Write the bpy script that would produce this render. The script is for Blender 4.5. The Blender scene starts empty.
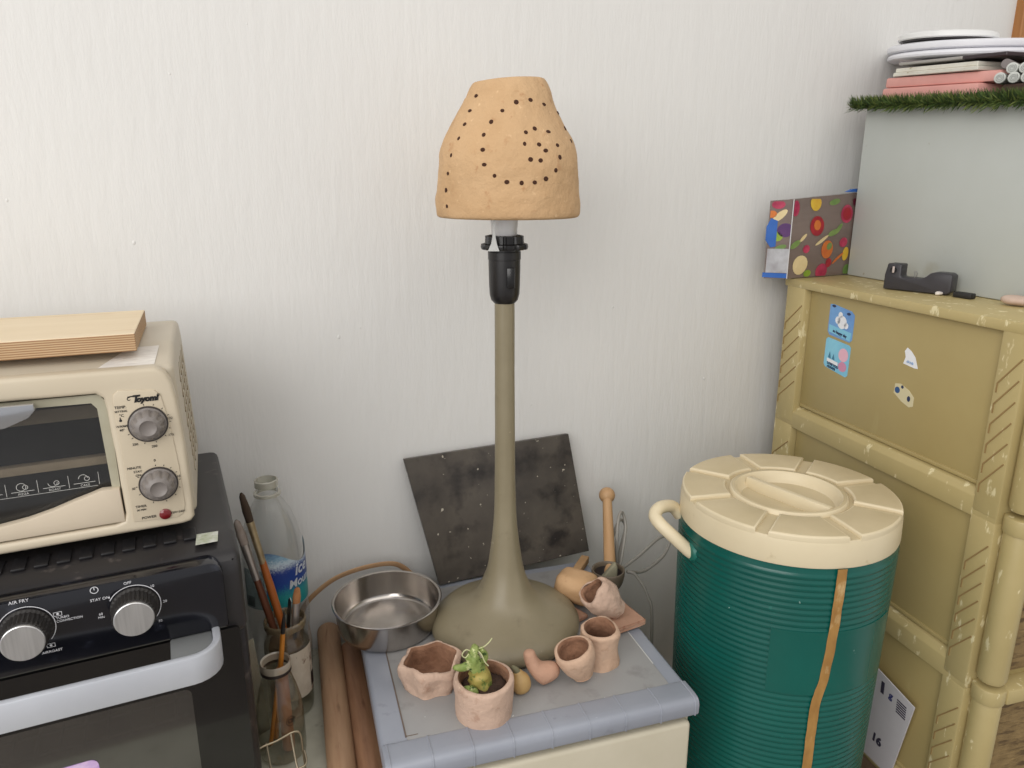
import bpy, bmesh, math, random
from mathutils import Vector, Matrix, noise

random.seed(7)
PI = math.pi
R = math.radians
C = bpy.context.scene.collection
FLOOR = 0.14          # floor height; worktop 0.87, camera 1.54

# ------------------------------------------------------------------ materials
def lin(c):
    def f(v):
        v /= 255.0
        return v / 12.92 if v <= 0.04045 else ((v + 0.055) / 1.055) ** 2.4
    return (f(c[0]), f(c[1]), f(c[2]), 1.0)

MATS = {}
def M(name, c1, c2=None, scale=6.0, detail=5.0, rough=0.6, metal=0.0, bump=0.0, bscale=40.0, bstretch=(1, 1, 1),
      spots=None, sscale=60.0, sthr=(0.62, 0.68), sstretch=(1, 1, 1), spec=0.5, stretch=(1, 1, 1), emit=0.0, wave=None, coat=0.0,
      spots2=None, s2scale=200.0, s2thr=(0.7, 0.73)):
    if name in MATS:
        return MATS[name]
    m = bpy.data.materials.new(name)
    m.use_nodes = True
    nt = m.node_tree
    N, L = nt.nodes, nt.links
    b = N['Principled BSDF']
    tc = N.new('ShaderNodeTexCoord')
    def mapped(st):
        mp = N.new('ShaderNodeMapping')
        mp.inputs['Scale'].default_value = st
        L.new(tc.outputs['Object'], mp.inputs['Vector'])
        return mp.outputs['Vector']
    def nz(sc, st, dt=5.0):
        n = N.new('ShaderNodeTexNoise')
        n.inputs['Scale'].default_value = sc
        n.inputs['Detail'].default_value = dt
        n.inputs['Roughness'].default_value = 0.6
        L.new(mapped(st), n.inputs['Vector'])
        return n.outputs['Fac']
    def ramp(src, a, bb):
        r = N.new('ShaderNodeMapRange')
        r.inputs['From Min'].default_value = a
        r.inputs['From Max'].default_value = bb
        L.new(src, r.inputs['Value'])
        return r.outputs['Result']
    def mix(fac, a, bb):
        x = N.new('ShaderNodeMix')
        x.data_type = 'RGBA'
        L.new(fac, x.inputs['Factor'])
        for s, v in ((x.inputs['A'], a), (x.inputs['B'], bb)):
            if isinstance(v, tuple):
                s.default_value = v
            else:
                L.new(v, s)
        return x.outputs['Result']
    col = lin(c1)
    if c2 is not None:
        col = mix(ramp(nz(scale, stretch, detail), 0.3, 0.7), lin(c1), lin(c2))
    if wave is not None:                       # fine bands (plywood edges, wood grain): (scale, axis, colour, distortion)
        w = N.new('ShaderNodeTexWave')
        w.bands_direction = wave[1]
        w.inputs['Scale'].default_value = wave[0]
        w.inputs['Distortion'].default_value = wave[3]
        w.inputs['Detail'].default_value = 3.0
        L.new(tc.outputs['Object'], w.inputs['Vector'])
        col = mix(ramp(w.outputs['Fac'], 0.2, 0.9), col, lin(wave[2]))
    if spots is not None:
        col = mix(ramp(nz(sscale, sstretch, 4.0), *sthr), col, lin(spots))
    if spots2 is not None:
        col = mix(ramp(nz(s2scale, (1, 1, 1), 2.0), *s2thr), col, lin(spots2))
    if isinstance(col, tuple):
        b.inputs['Base Color'].default_value = col
    else:
        L.new(col, b.inputs['Base Color'])
    b.inputs['Roughness'].default_value = rough
    b.inputs['Metallic'].default_value = metal
    b.inputs['Specular IOR Level'].default_value = spec
    b.inputs['Coat Weight'].default_value = coat
    if emit:
        b.inputs['Emission Color'].default_value = lin(c1)
        b.inputs['Emission Strength'].default_value = emit
    if bump:
        bp = N.new('ShaderNodeBump')
        bp.inputs['Strength'].default_value = bump
        bp.inputs['Distance'].default_value = 0.003
        L.new(nz(bscale, bstretch), bp.inputs['Height'])
        L.new(bp.outputs['Normal'], b.inputs['Normal'])
    MATS[name] = m
    return m

def clear(name, tint, gloss=0.9, blend=0.35, rough=0.05, base=0.03, haze=None):
    """thin see-through plastic or glass: transparent film with a grazing-angle gloss"""
    if name in MATS:
        return MATS[name]
    m = bpy.data.materials.new(name)
    m.use_nodes = True
    nt = m.node_tree
    N, L = nt.nodes, nt.links
    N.remove(N['Principled BSDF'])
    out = N['Material Output']
    t = N.new('ShaderNodeBsdfTransparent')
    t.inputs['Color'].default_value = (tint[0], tint[1], tint[2], 1)
    g = N.new('ShaderNodeBsdfGlossy')
    g.inputs['Roughness'].default_value = rough
    g.inputs['Color'].default_value = (gloss, gloss, gloss, 1)
    lw = N.new('ShaderNodeLayerWeight')
    lw.inputs['Blend'].default_value = blend
    mr = N.new('ShaderNodeMapRange')
    mr.inputs['To Min'].default_value = base
    mr.inputs['To Max'].default_value = 0.75
    L.new(lw.outputs['Facing'], mr.inputs['Value'])
    mx = N.new('ShaderNodeMixShader')
    L.new(mr.outputs['Result'], mx.inputs['Fac'])
    L.new(t.outputs[0], mx.inputs[1])
    L.new(g.outputs[0], mx.inputs[2])
    last = mx.outputs[0]
    if haze is not None:
        d = N.new('ShaderNodeBsdfDiffuse')
        d.inputs['Color'].default_value = lin(haze[0])
        m2 = N.new('ShaderNodeMixShader')
        m2.inputs['Fac'].default_value = haze[1]
        L.new(last, m2.inputs[1])
        L.new(d.outputs[0], m2.inputs[2])
        last = m2.outputs[0]
    L.new(last, out.inputs['Surface'])
    MATS[name] = m
    return m

# ------------------------------------------------------------------ mesh helpers
def finish(bm):
    bmesh.ops.recalc_face_normals(bm, faces=bm.faces[:])
    return bm

def merge(*bms):
    me = bpy.data.meshes.new('tmp')
    out = bmesh.new()
    for b in bms:
        b.to_mesh(me)
        b.free()
        out.from_mesh(me)
    bpy.data.meshes.remove(me)
    return out

def slot(bm, i):
    for f in bm.faces:
        f.material_index = i
    return bm

def box(x0, x1, y0, y1, z0, z1, bev=0.0, seg=2):
    bm = bmesh.new()
    bmesh.ops.create_cube(bm, size=1.0)
    bmesh.ops.scale(bm, vec=(x1 - x0, y1 - y0, z1 - z0), verts=bm.verts)
    bmesh.ops.translate(bm, vec=((x0 + x1) / 2, (y0 + y1) / 2, (z0 + z1) / 2), verts=bm.verts)
    if bev:
        bmesh.ops.bevel(bm, geom=bm.edges[:], offset=bev, segments=seg, profile=0.5, affect='EDGES')
    return finish(bm)

def prism(poly, axis, a, b, bev=0.0, seg=2, capsonly=False):
    """polygon extruded along an axis; poly is in the two other axes (x: (y,z); y: (x,z); z: (x,y))"""
    bm = bmesh.new()
    def P(p, h):
        return {'x': (h, p[0], p[1]), 'y': (p[0], h, p[1]), 'z': (p[0], p[1], h)}[axis]
    lo = [bm.verts.new(P(p, a)) for p in poly]
    hi = [bm.verts.new(P(p, b)) for p in poly]
    n = len(poly)
    f1 = bm.faces.new(lo)
    f2 = bm.faces.new(hi[::-1])
    for i in range(n):
        bm.faces.new((lo[i], hi[i], hi[(i + 1) % n], lo[(i + 1) % n]))
    finish(bm)
    if bev:
        es = list(set(list(f1.edges) + list(f2.edges))) if capsonly else bm.edges[:]
        bmesh.ops.bevel(bm, geom=es, offset=bev, segments=seg, profile=0.5, affect='EDGES')
        finish(bm)
    return bm

def rrect(x0, x1, y0, y1, r, n=5):
    rs = r if isinstance(r, (list, tuple)) else (r, r, r, r)          # corners: x1y1, x0y1, x0y0, x1y0
    pts = []
    for (cx, cy, a0, rr, sx, sy) in ((x1, y1, 0, rs[0], -1, -1), (x0, y1, 90, rs[1], 1, -1), (x0, y0, 180, rs[2], 1, 1), (x1, y0, 270, rs[3], -1, 1)):
        for k in range(n + 1):
            a = R(a0 + 90.0 * k / n)
            pts.append((cx + sx * rr + rr * math.cos(a), cy + sy * rr + rr * math.sin(a)))
    return pts

def frame(outer, inner, axis, a, b):
    """ring-shaped slab between two loops with the same number of points"""
    bm = bmesh.new()
    def P(p, h):
        return {'x': (h, p[0], p[1]), 'y': (p[0], h, p[1]), 'z': (p[0], p[1], h)}[axis]
    L4 = [[bm.verts.new(P(p, h)) for p in lp] for lp, h in ((outer, a), (inner, a), (inner, b), (outer, b))]
    n = len(outer)
    for i in range(n):
        j = (i + 1) % n
        for k in range(4):
            A, B = L4[k], L4[(k + 1) % 4]
            bm.faces.new((A[i], A[j], B[j], B[i]))
    return finish(bm)

def lathe(prof, n=48, c=(0, 0, 0), wob=None, close=False, a0=0.0, a1=360.0):
    """profile (r, z) turned about z; wob(angle, r, z) -> (dr, dz)"""
    bm = bmesh.new()
    full = abs(a1 - a0) >= 359.9
    m = n if full else n + 1
    rings = []
    for (r, z) in prof:
        if r < 1e-6:
            rings.append([bm.verts.new((c[0], c[1], c[2] + z))])
            continue
        ring = []
        for i in range(m):
            a = R(a0 + (a1 - a0) * i / n)
            dr, dz = wob(a, r, z) if wob else (0, 0)
            ring.append(bm.verts.new((c[0] + (r + dr) * math.cos(a), c[1] + (r + dr) * math.sin(a), c[2] + z + dz)))
        rings.append(ring)
    if close:
        rings.append(rings[0])
    for A, B in zip(rings, rings[1:]):
        cnt = n
        for i in range(cnt):
            j = (i + 1) % m if full else i + 1
            if len(A) == 1 and len(B) == 1:
                continue
            if len(A) == 1:
                bm.faces.new((A[0], B[i], B[j]))
            elif len(B) == 1:
                bm.faces.new((A[i], A[j], B[0]))
            else:
                bm.faces.new((A[i], A[j], B[j], B[i]))
    return finish(bm)

def tube(pts, rad, n=10, cyc=False, flat=1.0):
    """tube along points; rad is one radius or a list"""
    pts = [Vector(p) for p in pts]
    k = len(pts)
    rs = rad if isinstance(rad, (list, tuple)) else [rad] * k
    bm = bmesh.new()
    rings = []
    up = None
    for i, p in enumerate(pts):
        if cyc:
            t = (pts[(i + 1) % k] - pts[i - 1]).normalized()
        else:
            t = (pts[min(i + 1, k - 1)] - pts[max(i - 1, 0)]).normalized()
        if up is None:
            up = Vector((0, 0, 1)) if abs(t.z) < 0.9 else Vector((1, 0, 0))
        u = (up - t * up.dot(t)).normalized()
        v = t.cross(u)
        up = u
        rings.append([bm.verts.new(p + u * (rs[i] * math.cos(2 * PI * j / n)) + v * (rs[i] * flat * math.sin(2 * PI * j / n))) for j in range(n)])
    seq = list(zip(rings, rings[1:])) + ([(rings[-1], rings[0])] if cyc else [])
    for A, B in seq:
        for j in range(n):
            bm.faces.new((A[j], A[(j + 1) % n], B[(j + 1) % n], B[j]))
    if not cyc:
        bm.faces.new(rings[0][::-1])
        bm.faces.new(rings[-1])
    return finish(bm)

def smooth_path(pts, per=8, cyc=False):
    pts = [Vector(p) for p in pts]
    n = len(pts)
    out = []
    rng = range(n) if cyc else range(n - 1)
    for i in rng:
        if cyc:
            p0, p1, p2, p3 = pts[i - 1], pts[i], pts[(i + 1) % n], pts[(i + 2) % n]
        else:
            p0, p1, p2, p3 = pts[max(i - 1, 0)], pts[i], pts[i + 1], pts[min(i + 2, n - 1)]
        for k in range(per):
            t = k / per
            out.append(0.5 * ((2 * p1) + (p2 - p0) * t + (2 * p0 - 5 * p1 + 4 * p2 - p3) * t * t + (3 * p1 - p0 - 3 * p2 + p3) * t ** 3))
    if not cyc:
        out.append(pts[-1])
    return out

def ball(c, r, sc=(1, 1, 1), sub=3):
    bm = bmesh.new()
    bmesh.ops.create_icosphere(bm, subdivisions=sub, radius=r)
    bmesh.ops.scale(bm, vec=sc, verts=bm.verts)
    bmesh.ops.translate(bm, vec=c, verts=bm.verts)
    return bm

def xf(bm, loc=(0, 0, 0), rot=(0, 0, 0), scale=(1, 1, 1)):
    from mathutils import Euler
    m = Matrix.Translation(loc) @ Euler(rot).to_matrix().to_4x4() @ Matrix.Diagonal((*scale, 1))
    bmesh.ops.transform(bm, matrix=m, verts=bm.verts)
    return bm

def rough_up(bm, amt, freq, seed=0):
    bm.normal_update()
    for v in bm.verts:
        d = noise.noise(v.co * freq + Vector((seed * 3.1, seed * 1.7, seed))) + 0.5 * noise.noise(v.co * freq * 2.3 + Vector((seed, 9, 3)))
        v.co += v.normal * d * amt
    return bm

def rbox(x0, x1, y0, y1, z0, z1, bev, seg, cuts=8):
    """subdivided rounded block for lumpy clay shapes"""
    bm = box(x0, x1, y0, y1, z0, z1)
    bmesh.ops.subdivide_edges(bm, edges=bm.edges[:], cuts=cuts, use_grid_fill=True)
    lo, hi = Vector((x0, y0, z0)), Vector((x1, y1, z1))
    for v in bm.verts:
        q = Vector([min(max(v.co[i], lo[i] + bev), hi[i] - bev) for i in range(3)])
        d = v.co - q
        if d.length > 1e-9:
            v.co = q + d.normalized() * bev
    return finish(bm)

def obj(name, bm, mats, parent=None, loc=None, rot=None, angle=35):
    me = bpy.data.meshes.new(name)
    bm.to_mesh(me)
    bm.free()
    for m in (mats if isinstance(mats, (list, tuple)) else [mats]):
        me.materials.append(m)
    if angle:
        me.shade_smooth()
        me.set_sharp_from_angle(angle=R(angle))
    o = bpy.data.objects.new(name, me)
    C.objects.link(o)
    if parent is not None:
        o.parent = parent
    if loc is not None:
        o.location = loc
    if rot is not None:
        o.rotation_euler = rot
    return o

def tag(o, label, cat, group=None):
    o['label'] = label
    o['category'] = cat
    if group:
        o['group'] = group
    return o

def thing(name, label, cat, loc=(0, 0, 0), rot=(0, 0, 0), group=None):
    o = bpy.data.objects.new(name, None)
    o.empty_display_size = 0.03
    C.objects.link(o)
    o.location = loc
    o.rotation_euler = rot
    return tag(o, label, cat, group)

def struct(o):
    o['kind'] = 'structure'
    return o

def text_bm(s, size, loc=(0, 0, 0), rot=(PI / 2, 0, 0), ext=0.00012, align='CENTER', bold=0.0, shear=0.0, sx=1.0):
    cu = bpy.data.curves.new('t', 'FONT')
    cu.body = s
    cu.size = size
    cu.align_x = align
    cu.align_y = 'CENTER'
    cu.extrude = ext
    cu.offset = bold
    cu.shear = shear
    cu.resolution_u = 3
    o = bpy.data.objects.new('t', cu)
    C.objects.link(o)
    me = bpy.data.meshes.new_from_object(o.evaluated_get(bpy.context.evaluated_depsgraph_get()))
    bm = bmesh.new()
    bm.from_mesh(me)
    bpy.data.objects.remove(o)
    bpy.data.curves.remove(cu)
    bpy.data.meshes.remove(me)
    return xf(bm, loc, rot, (sx, 1, 1))

def arc_bm(cx, cz, y, r, w, a0, a1, n=32, axis='y'):
    """flat printed arc in the xz plane facing -y"""
    bm = bmesh.new()
    A = []
    for i in range(n + 1):
        a = R(a0 + (a1 - a0) * i / n)
        A.append([bm.verts.new((cx + q * math.cos(a), y, cz + q * math.sin(a))) for q in (r - w / 2, r + w / 2)])
    for p, q in zip(A, A[1:]):
        bm.faces.new((p[0], p[1], q[1], q[0]))
    return bm

def flat_poly(pts):
    bm = bmesh.new()
    bm.faces.new([bm.verts.new(p) for p in pts])
    return bm

# ------------------------------------------------------------------ camera and light
cam = bpy.data.cameras.new('camera')
cam.sensor_width = 36.0
cam.lens = 740.0 / 1024.0 * 36.0
cam.clip_start = 0.02
co = bpy.data.objects.new('camera', cam)
C.objects.link(co)
co.location = (0, 0, 1.54)
co.rotation_euler = (R(90 - 15.3), 0, R(-25))
bpy.context.scene.camera = co

sc = bpy.context.scene
sc.view_settings.view_transform = 'Standard'
sc.view_settings.look = 'None'
sc.view_settings.exposure = 0.0

w = bpy.data.worlds.new('room_light')
sc.world = w
w.use_nodes = True
w.node_tree.nodes['Background'].inputs[0].default_value = (0.95, 0.95, 0.97, 1)
w.node_tree.nodes['Background'].inputs[1].default_value = 0.56

def area(name, loc, target, sx, sy, power, col):
    l = bpy.data.lights.new(name, 'AREA')
    l.shape = 'RECTANGLE'
    l.size, l.size_y = sx, sy
    l.energy = power
    l.color = col
    o = bpy.data.objects.new(name, l)
    C.objects.link(o)
    o.location = loc
    o.rotation_euler = (Vector(target) - Vector(loc)).to_track_quat('-Z', 'Y').to_euler()
    return o
area('window_daylight', (-1.7, -0.9, 2.35), (0.45, 0.9, 1.15), 2.3, 2.0, 57, (1.0, 0.975, 0.945))
area('ceiling_bounce', (0.6, -0.6, 3.0), (0.6, 0.7, 1.0), 2.2, 1.6, 12, (1.0, 0.95, 0.88))

# ------------------------------------------------------------------ the setting
m_wall = M('painted_plaster', (219, 218, 215), (223, 222, 219), scale=2.5, rough=0.75, bump=0.45, bscale=60, bstretch=(1, 1, 0.2), spec=0.3)
drips = [ball((x, 1.0005, z), r, (1, 0.55, 1.4), 2) for x, z, r in ((0.205, 1.335, 0.0024), (0.645, 1.345, 0.0022), (0.235, 1.345, 0.0015), (0.84, 1.205, 0.0026), (0.03, 1.66, 0.0016), (-0.03, 1.47, 0.0022), (0.12, 1.72, 0.0014), (1.36, 1.86, 0.003), (0.50, 1.20, 0.0016), (-0.15, 1.52, 0.0018))]
struct(obj('wall_back', merge(box(-1.6, 1.68, 1.0, 1.1, FLOOR, 2.75), *drips), m_wall, angle=30))
struct(obj('wall_right', box(1.62, 1.72, -2.2, 1.0, FLOOR, 2.75), m_wall, angle=0))
m_floor = M('floor_tile', (150, 142, 132), (128, 120, 112), scale=4, rough=0.5)
struct(obj('floor', box(-1.6, 1.72, -2.2, 1.1, FLOOR - 0.05, FLOOR), m_floor, angle=0))

# ------------------------------------------------------------------ work table under the ovens
m_table = M('table_top_laminate', (196, 194, 178), (168, 166, 150), scale=14, rough=0.45, spots=(120, 110, 92), sscale=30, sthr=(0.62, 0.78))
tb = thing('work_table', 'pale laminate table with dusty top under the ovens, jars and rods', 'table', (-0.3, 0.7, FLOOR))
def edge_x(y):
    return 0.1815 + 0.1373 * (y - 0.829)
T = lambda x, y: (x + 0.3, y - 0.7)
obj('table_top', prism([T(-0.62, 0.46), T(edge_x(0.46), 0.46), T(edge_x(0.992), 0.992), T(-0.62, 0.992)], 'z', 0.87 - 0.03 - FLOOR, 0.87 - FLOOR, 0.003, 2), m_table, tb)
m_leg = M('table_leg_metal', (92, 92, 92), rough=0.4, metal=0.6)
for x, y in ((-0.58, 0.50), (0.09, 0.50), (-0.58, 0.95), (0.15, 0.95)):
    obj('leg', box(x + 0.3 - 0.016, x + 0.3 + 0.016, y - 0.7 - 0.016, y - 0.7 + 0.016, 0, 0.84 - FLOOR, 0.003), m_leg, tb)

# ------------------------------------------------------------------ black oven
m_black = M('black_enamel', (33, 32, 34), (44, 41, 41), scale=9, rough=0.38, spots=(96, 88, 84), sscale=55, sthr=(0.64, 0.8))
m_panel = M('black_gloss_panel', (10, 11, 17), (18, 19, 27), scale=10, rough=0.16, spots=(70, 74, 88), sscale=26, sthr=(0.62, 0.9), coat=0.4)
m_steel = M('brushed_steel', (205, 205, 204), (180, 180, 180), scale=30, rough=0.28, metal=1.0)
m_silver = M('silver_plastic', (196, 199, 206), (184, 187, 194), scale=8, rough=0.42, metal=0.25)
m_white_print = M('white_print', (214, 214, 218), rough=0.6)
m_black_print = M('black_print', (22, 20, 20), rough=0.6)
OV = (0.0, 0.675, 0.87)
ov = thing('black_oven', 'big black countertop air fryer oven with two silver dials and a wide silver handle', 'oven', OV)
H = 1.21 - 0.87
# casing: side profile with a sloping front lip, extruded in x
prof = [(0.025, 0.012), (0.290, 0.012), (0.290, H), (0.045, H), (0.012, H - 0.008), (0.004, H - 0.02), (0.004, H - 0.09), (0.025, H - 0.095)]
oc = prism(prof, 'x', -0.40, 0.0345, 0.008, 3)
oc.normal_update()
bmesh.ops.delete(oc, geom=[max((f for f in oc.faces if f.normal.y < -0.9), key=lambda f: f.calc_area())], context='FACES')   # open front behind the door
obj('casing', oc, m_black, ov)
# row of raised black bars standing in for vent slot shadows on the top near the front
vb = merge(*[box(x, x + 0.011, 0.038, 0.062, H - 0.001, H + 0.0016, 0.0008) for x in [-0.38 + 0.0175 * i for i in range(22)]])
obj('vent_shadow_ribs', vb, M('vent_slot_shadow', (24, 23, 25), rough=0.5), ov)
pn = prism(rrect(-0.385, 0.0175, 0.263, H - 0.008, (0.012, 0.012, 0.003, 0.003)), 'y', -0.004, 0.02, 0.002, 2)
obj('control_panel', pn, m_panel, ov)
def dial_marks(cx, cz, items, a0, a1):
    b = [arc_bm(cx, cz, -0.0044, 0.0275, 0.0009, a0, a1)]
    for (a, r) in items:
        b.append(ball((cx + r * math.cos(R(a)), -0.0044, cz + r * math.sin(R(a))), 0.0009, (1, 0.3, 1), 1))
    return merge(*b)
DZ = 0.3046
y = -0.00435
def dial_lettering(cx, a0, a1, extra):
    b = [arc_bm(cx, DZ, -0.0044, 0.0212, 0.0007, a0, a1)]
    return merge(*(b + extra))
def icon(cx, cz):
    return [frame([(cx - 0.0032, cz - 0.0019), (cx + 0.0032, cz - 0.0019), (cx + 0.0032, cz + 0.0019), (cx - 0.0032, cz + 0.0019)], [(cx - 0.0028, cz - 0.0015), (cx + 0.0028, cz - 0.0015), (cx + 0.0028, cz + 0.0015), (cx - 0.0028, cz + 0.0015)], 'y', y, y + 0.0001), ball((cx, y, cz), 0.0011, (1, 0.2, 1), 2)]
LEFT_MARKS = [text_bm('AIR FRY', 0.0042, (-0.1419, y, 0.3315)), text_bm('TURBO', 0.0030, (-0.1180, y, 0.3092), align='LEFT'), text_bm('CONVECTION', 0.0030, (-0.1180, y, 0.3060), align='LEFT'), text_bm('AIRROAST', 0.0033, (-0.1248, y, 0.2791))] + icon(-0.1162, 0.3131) + icon(-0.1250, 0.2850)
RIGHT_MARKS = [text_bm('STAY ON', 0.0036, (-0.0835, y, 0.3190)), text_bm('OFF', 0.0036, (-0.0609, y, 0.3290)), text_bm('10', 0.0034, (-0.0420, y, 0.3215)), text_bm('20', 0.0034, (-0.0335, y, 0.3040)), text_bm('30', 0.0034, (-0.0395, y, 0.2855)),
               text_bm('60', 0.0032, (-0.0846, y, 0.3044)), text_bm('MIN', 0.0028, (-0.0846, y, 0.3012)), arc_bm(-0.0867, 0.3285, y, 0.0030, 0.0006, 0, 360), flat_poly([(-0.0870, y, 0.3285), (-0.0864, y, 0.3285), (-0.0864, y, 0.3308), (-0.0870, y, 0.3308)]),
               ball((-0.0765, y, 0.3185), 0.0009, (1, 0.3, 1), 1)]
for cx, a0, a1, mk in ((-0.0580, -45, 150, RIGHT_MARKS), (-0.1400, -40, 170, LEFT_MARKS)):
    k = obj('control_dial', lathe([(0.0, 0.0), (0.0195, 0.0), (0.0195, 0.002), (0.0178, 0.004), (0.0172, 0.0185), (0.0166, 0.0195), (0.0, 0.0195)], 64,
            wob=lambda a, r, z: ((0.0006 * (1 if int(a / (2 * PI) * 64) % 2 else -1)) if 0.003 < z < 0.019 and r > 0.015 else 0, 0)),
            M('dial_grip', (36, 33, 31), rough=0.5), ov, (cx, -0.004, DZ), (PI / 2, 0, 0), angle=20)
    obj('dial_cap', lathe([(0.0, 0.0), (0.0160, 0.0), (0.0160, 0.0025), (0.0153, 0.0030), (0.0, 0.0030)], 48), M('dial_cap_steel', (222, 222, 222), (170, 170, 170), scale=10, stretch=(9, 0.4, 1), rough=0.3, metal=0.85), k, (0, 0, 0.0194))
    obj('dial_lettering', dial_lettering(cx, a0, a1, mk), m_white_print, ov, angle=0)
# door: black frame, dark window, inner tinted sheet, silver foot strip
dr = obj('door', frame(rrect(-0.392, 0.0265, 0.012, 0.259, 0.004, 3), rrect(-0.372, -0.022, 0.045, H - 0.135, 0.006, 3), 'y', 0.0, 0.02), M('door_black_glass', (7, 6, 7), (13, 11, 11), scale=12, rough=0.12, coat=0.3), ov)
obj('window_pane', box(-0.372, -0.022, 0.004, 0.007, 0.045, H - 0.135), clear('smoked_pane', (0.32, 0.29, 0.26), base=0.07, rough=0.08), dr, angle=0)
obj('foot_strip', box(-0.392, 0.0125, -0.0015, 0.003, 0.066, 0.098, 0.001), m_silver, dr)
obj('oven_cavity', merge(box(-0.372, -0.022, 0.03, 0.18, 0.04, 0.042), box(-0.372, -0.022, 0.18, 0.182, 0.04, H - 0.13), box(-0.372, -0.022, 0.03, 0.18, H - 0.132, H - 0.13), box(-0.024, -0.022, 0.03, 0.18, 0.04, H - 0.13), box(-0.372, -0.37, 0.03, 0.18, 0.04, H - 0.13)), M('oven_cavity_metal', (150, 138, 118), (112, 102, 88), scale=25, rough=0.4, metal=0.3), dr, angle=0)
rk = [tube([(-0.366, yy, 0.155), (-0.028, yy, 0.155)], 0.0018, 6) for yy in (0.03, 0.06, 0.09, 0.12, 0.15)] + [tube([(xx, 0.026, 0.155), (xx, 0.16, 0.155)], 0.0015, 6) for xx in [-0.36 + 0.02 * i for i in range(17)]]
obj('wire_shelf', merge(*rk), m_steel, dr)
# handle: flat silver bar bowed forward with rounded returns
hz0, hz1 = 1.1085 - 0.87, 1.1365 - 0.87
path = []
for (px, py) in [(-0.385, 0.0)] + [(-0.36 - 0.022 * math.cos(R(a)) * 0 - 0.025 * math.cos(R(a)) + 0.0, -0.02 - 0.025 * math.sin(R(a))) for a in range(0, 91, 15)] + [(-0.2, -0.046)] + [(-0.018 + 0.027 * math.sin(R(a)), -0.019 - 0.027 * math.cos(R(a))) for a in range(0, 91, 15)] + [(0.009, 0.002)]:
    path.append((px, py))
def band(path, th, z0, z1, bev=0.0015):
    n = len(path)
    ins, out = [], []
    for i in range(n):
        a, b = path[max(i - 1, 0)], path[min(i + 1, n - 1)]
        t = Vector((b[0] - a[0], b[1] - a[1])).normalized()
        nn = Vector((-t.y, t.x))
        out.append((path[i][0], path[i][1]))
        ins.append((path[i][0] + nn.x * th, path[i][1] + nn.y * th))
    return prism(out + ins[::-1], 'z', z0, z1, bev, 2, capsonly=True)
path[0] = (-0.385, 0.002)
obj('handle', band(path, 0.007, hz0, hz1, 0.002), m_silver, dr)
obj('handle_clip', box(-0.034, 0.002, -0.034, 0.0, hz1 - 0.010, hz1 - 0.004, 0.002), M('handle_grey', (120, 122, 122), rough=0.4), dr)
# stickers
obj('energy_sticker', prism([(-0.003, 0.02), (0.0165, 0.02), (0.0185, 0.042), (-0.001, 0.043)], 'z', H, H + 0.0003), M('silver_sticker', (205, 205, 200), (150, 160, 120), scale=120, rough=0.3), ov, (0, 0.003, 0), angle=0)
obj('colour_sticker', prism(rrect(-0.185, -0.107, 0.098, 0.1545, 0.007), 'y', 0.0033, 0.0039), M('pink_sticker', (232, 205, 232), (150, 110, 190), scale=45, rough=0.3, stretch=(1, 1, 2)), dr, angle=0)
for x in (-0.37, 0.0):
    for yy in (0.05, 0.25):
        obj('foot', lathe([(0, 0), (0.012, 0), (0.013, 0.014), (0, 0.014)], 16), M('rubber', (25, 25, 25), rough=0.7), ov, (x, yy, 0))

# ------------------------------------------------------------------ cream toaster oven
m_cream = M('cream_metal', (194, 184, 165), (188, 177, 157), scale=7, rough=0.42, spots=(168, 152, 122), sscale=40, sthr=(0.68, 0.85))
m_bezel = M('cream_plastic', (203, 191, 169), (197, 184, 161), scale=5, rough=0.38)
m_tgrey = M('dial_grey_plastic', (128, 121, 116), (112, 106, 102), scale=20, rough=0.45)
TO = (0.0, 0.73, 1.222)
to = thing('toaster_oven', 'cream toaster oven with grey dials standing on the black oven', 'oven', TO)
tp = [(0.0085, 0.004), (0.205, 0.004), (0.208, 0.020), (0.208, 0.150), (0.190, 0.166), (0.070, 0.166), (0.0085, 0.1535)]
cas = prism(tp, 'x', -0.335, 0.0135, 0.0, 1)
for v in cas.verts:                      # sides lean in slightly towards the top and front
    if v.co.x > 0:
        v.co.x -= 0.006 * (v.co.z / 0.166) + 0.010 * (1 - (v.co.y - 0.022) / 0.186) * 1.0
bmesh.ops.bevel(cas, geom=cas.edges[:], offset=0.006, segments=4, profile=0.5, affect='EDGES')
cas.normal_update()
bmesh.ops.delete(cas, geom=[max((f for f in cas.faces if f.normal.y < -0.9), key=lambda f: f.calc_area())], context='FACES')   # open front behind the bezel
obj('casing', cas, m_cream, to)
# punched side vents
vs = []
for i in range(7):
    for j in range(4):
        vs.append(xf(box(-0.0006, 0.0006, -0.0125, 0.0125, -0.0016, 0.0016), (0.0135 - 0.006 * (0.035 + 0.016 * i) / 0.166 - 0.010 * (1 - (0.053 + 0.030 * j) / 0.186) + 0.0000, 0.075 + 0.030 * j, 0.035 + 0.016 * i), (R(35), 0, 0)))
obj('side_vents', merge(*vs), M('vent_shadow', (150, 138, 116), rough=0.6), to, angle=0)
ox = [(-0.0005, 0.006), (-0.0005, 0.02), (-0.001, 0.08), (-0.0035, 0.125), (-0.0062, 0.142), (-0.011, 0.151), (-0.019, 0.156), (-0.318, 0.160), (-0.331, 0.154), (-0.334, 0.14), (-0.332, 0.014), (-0.325, 0.002), (-0.308, 0.0), (-0.012, 0.0), (-0.004, 0.0015)]
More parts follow.
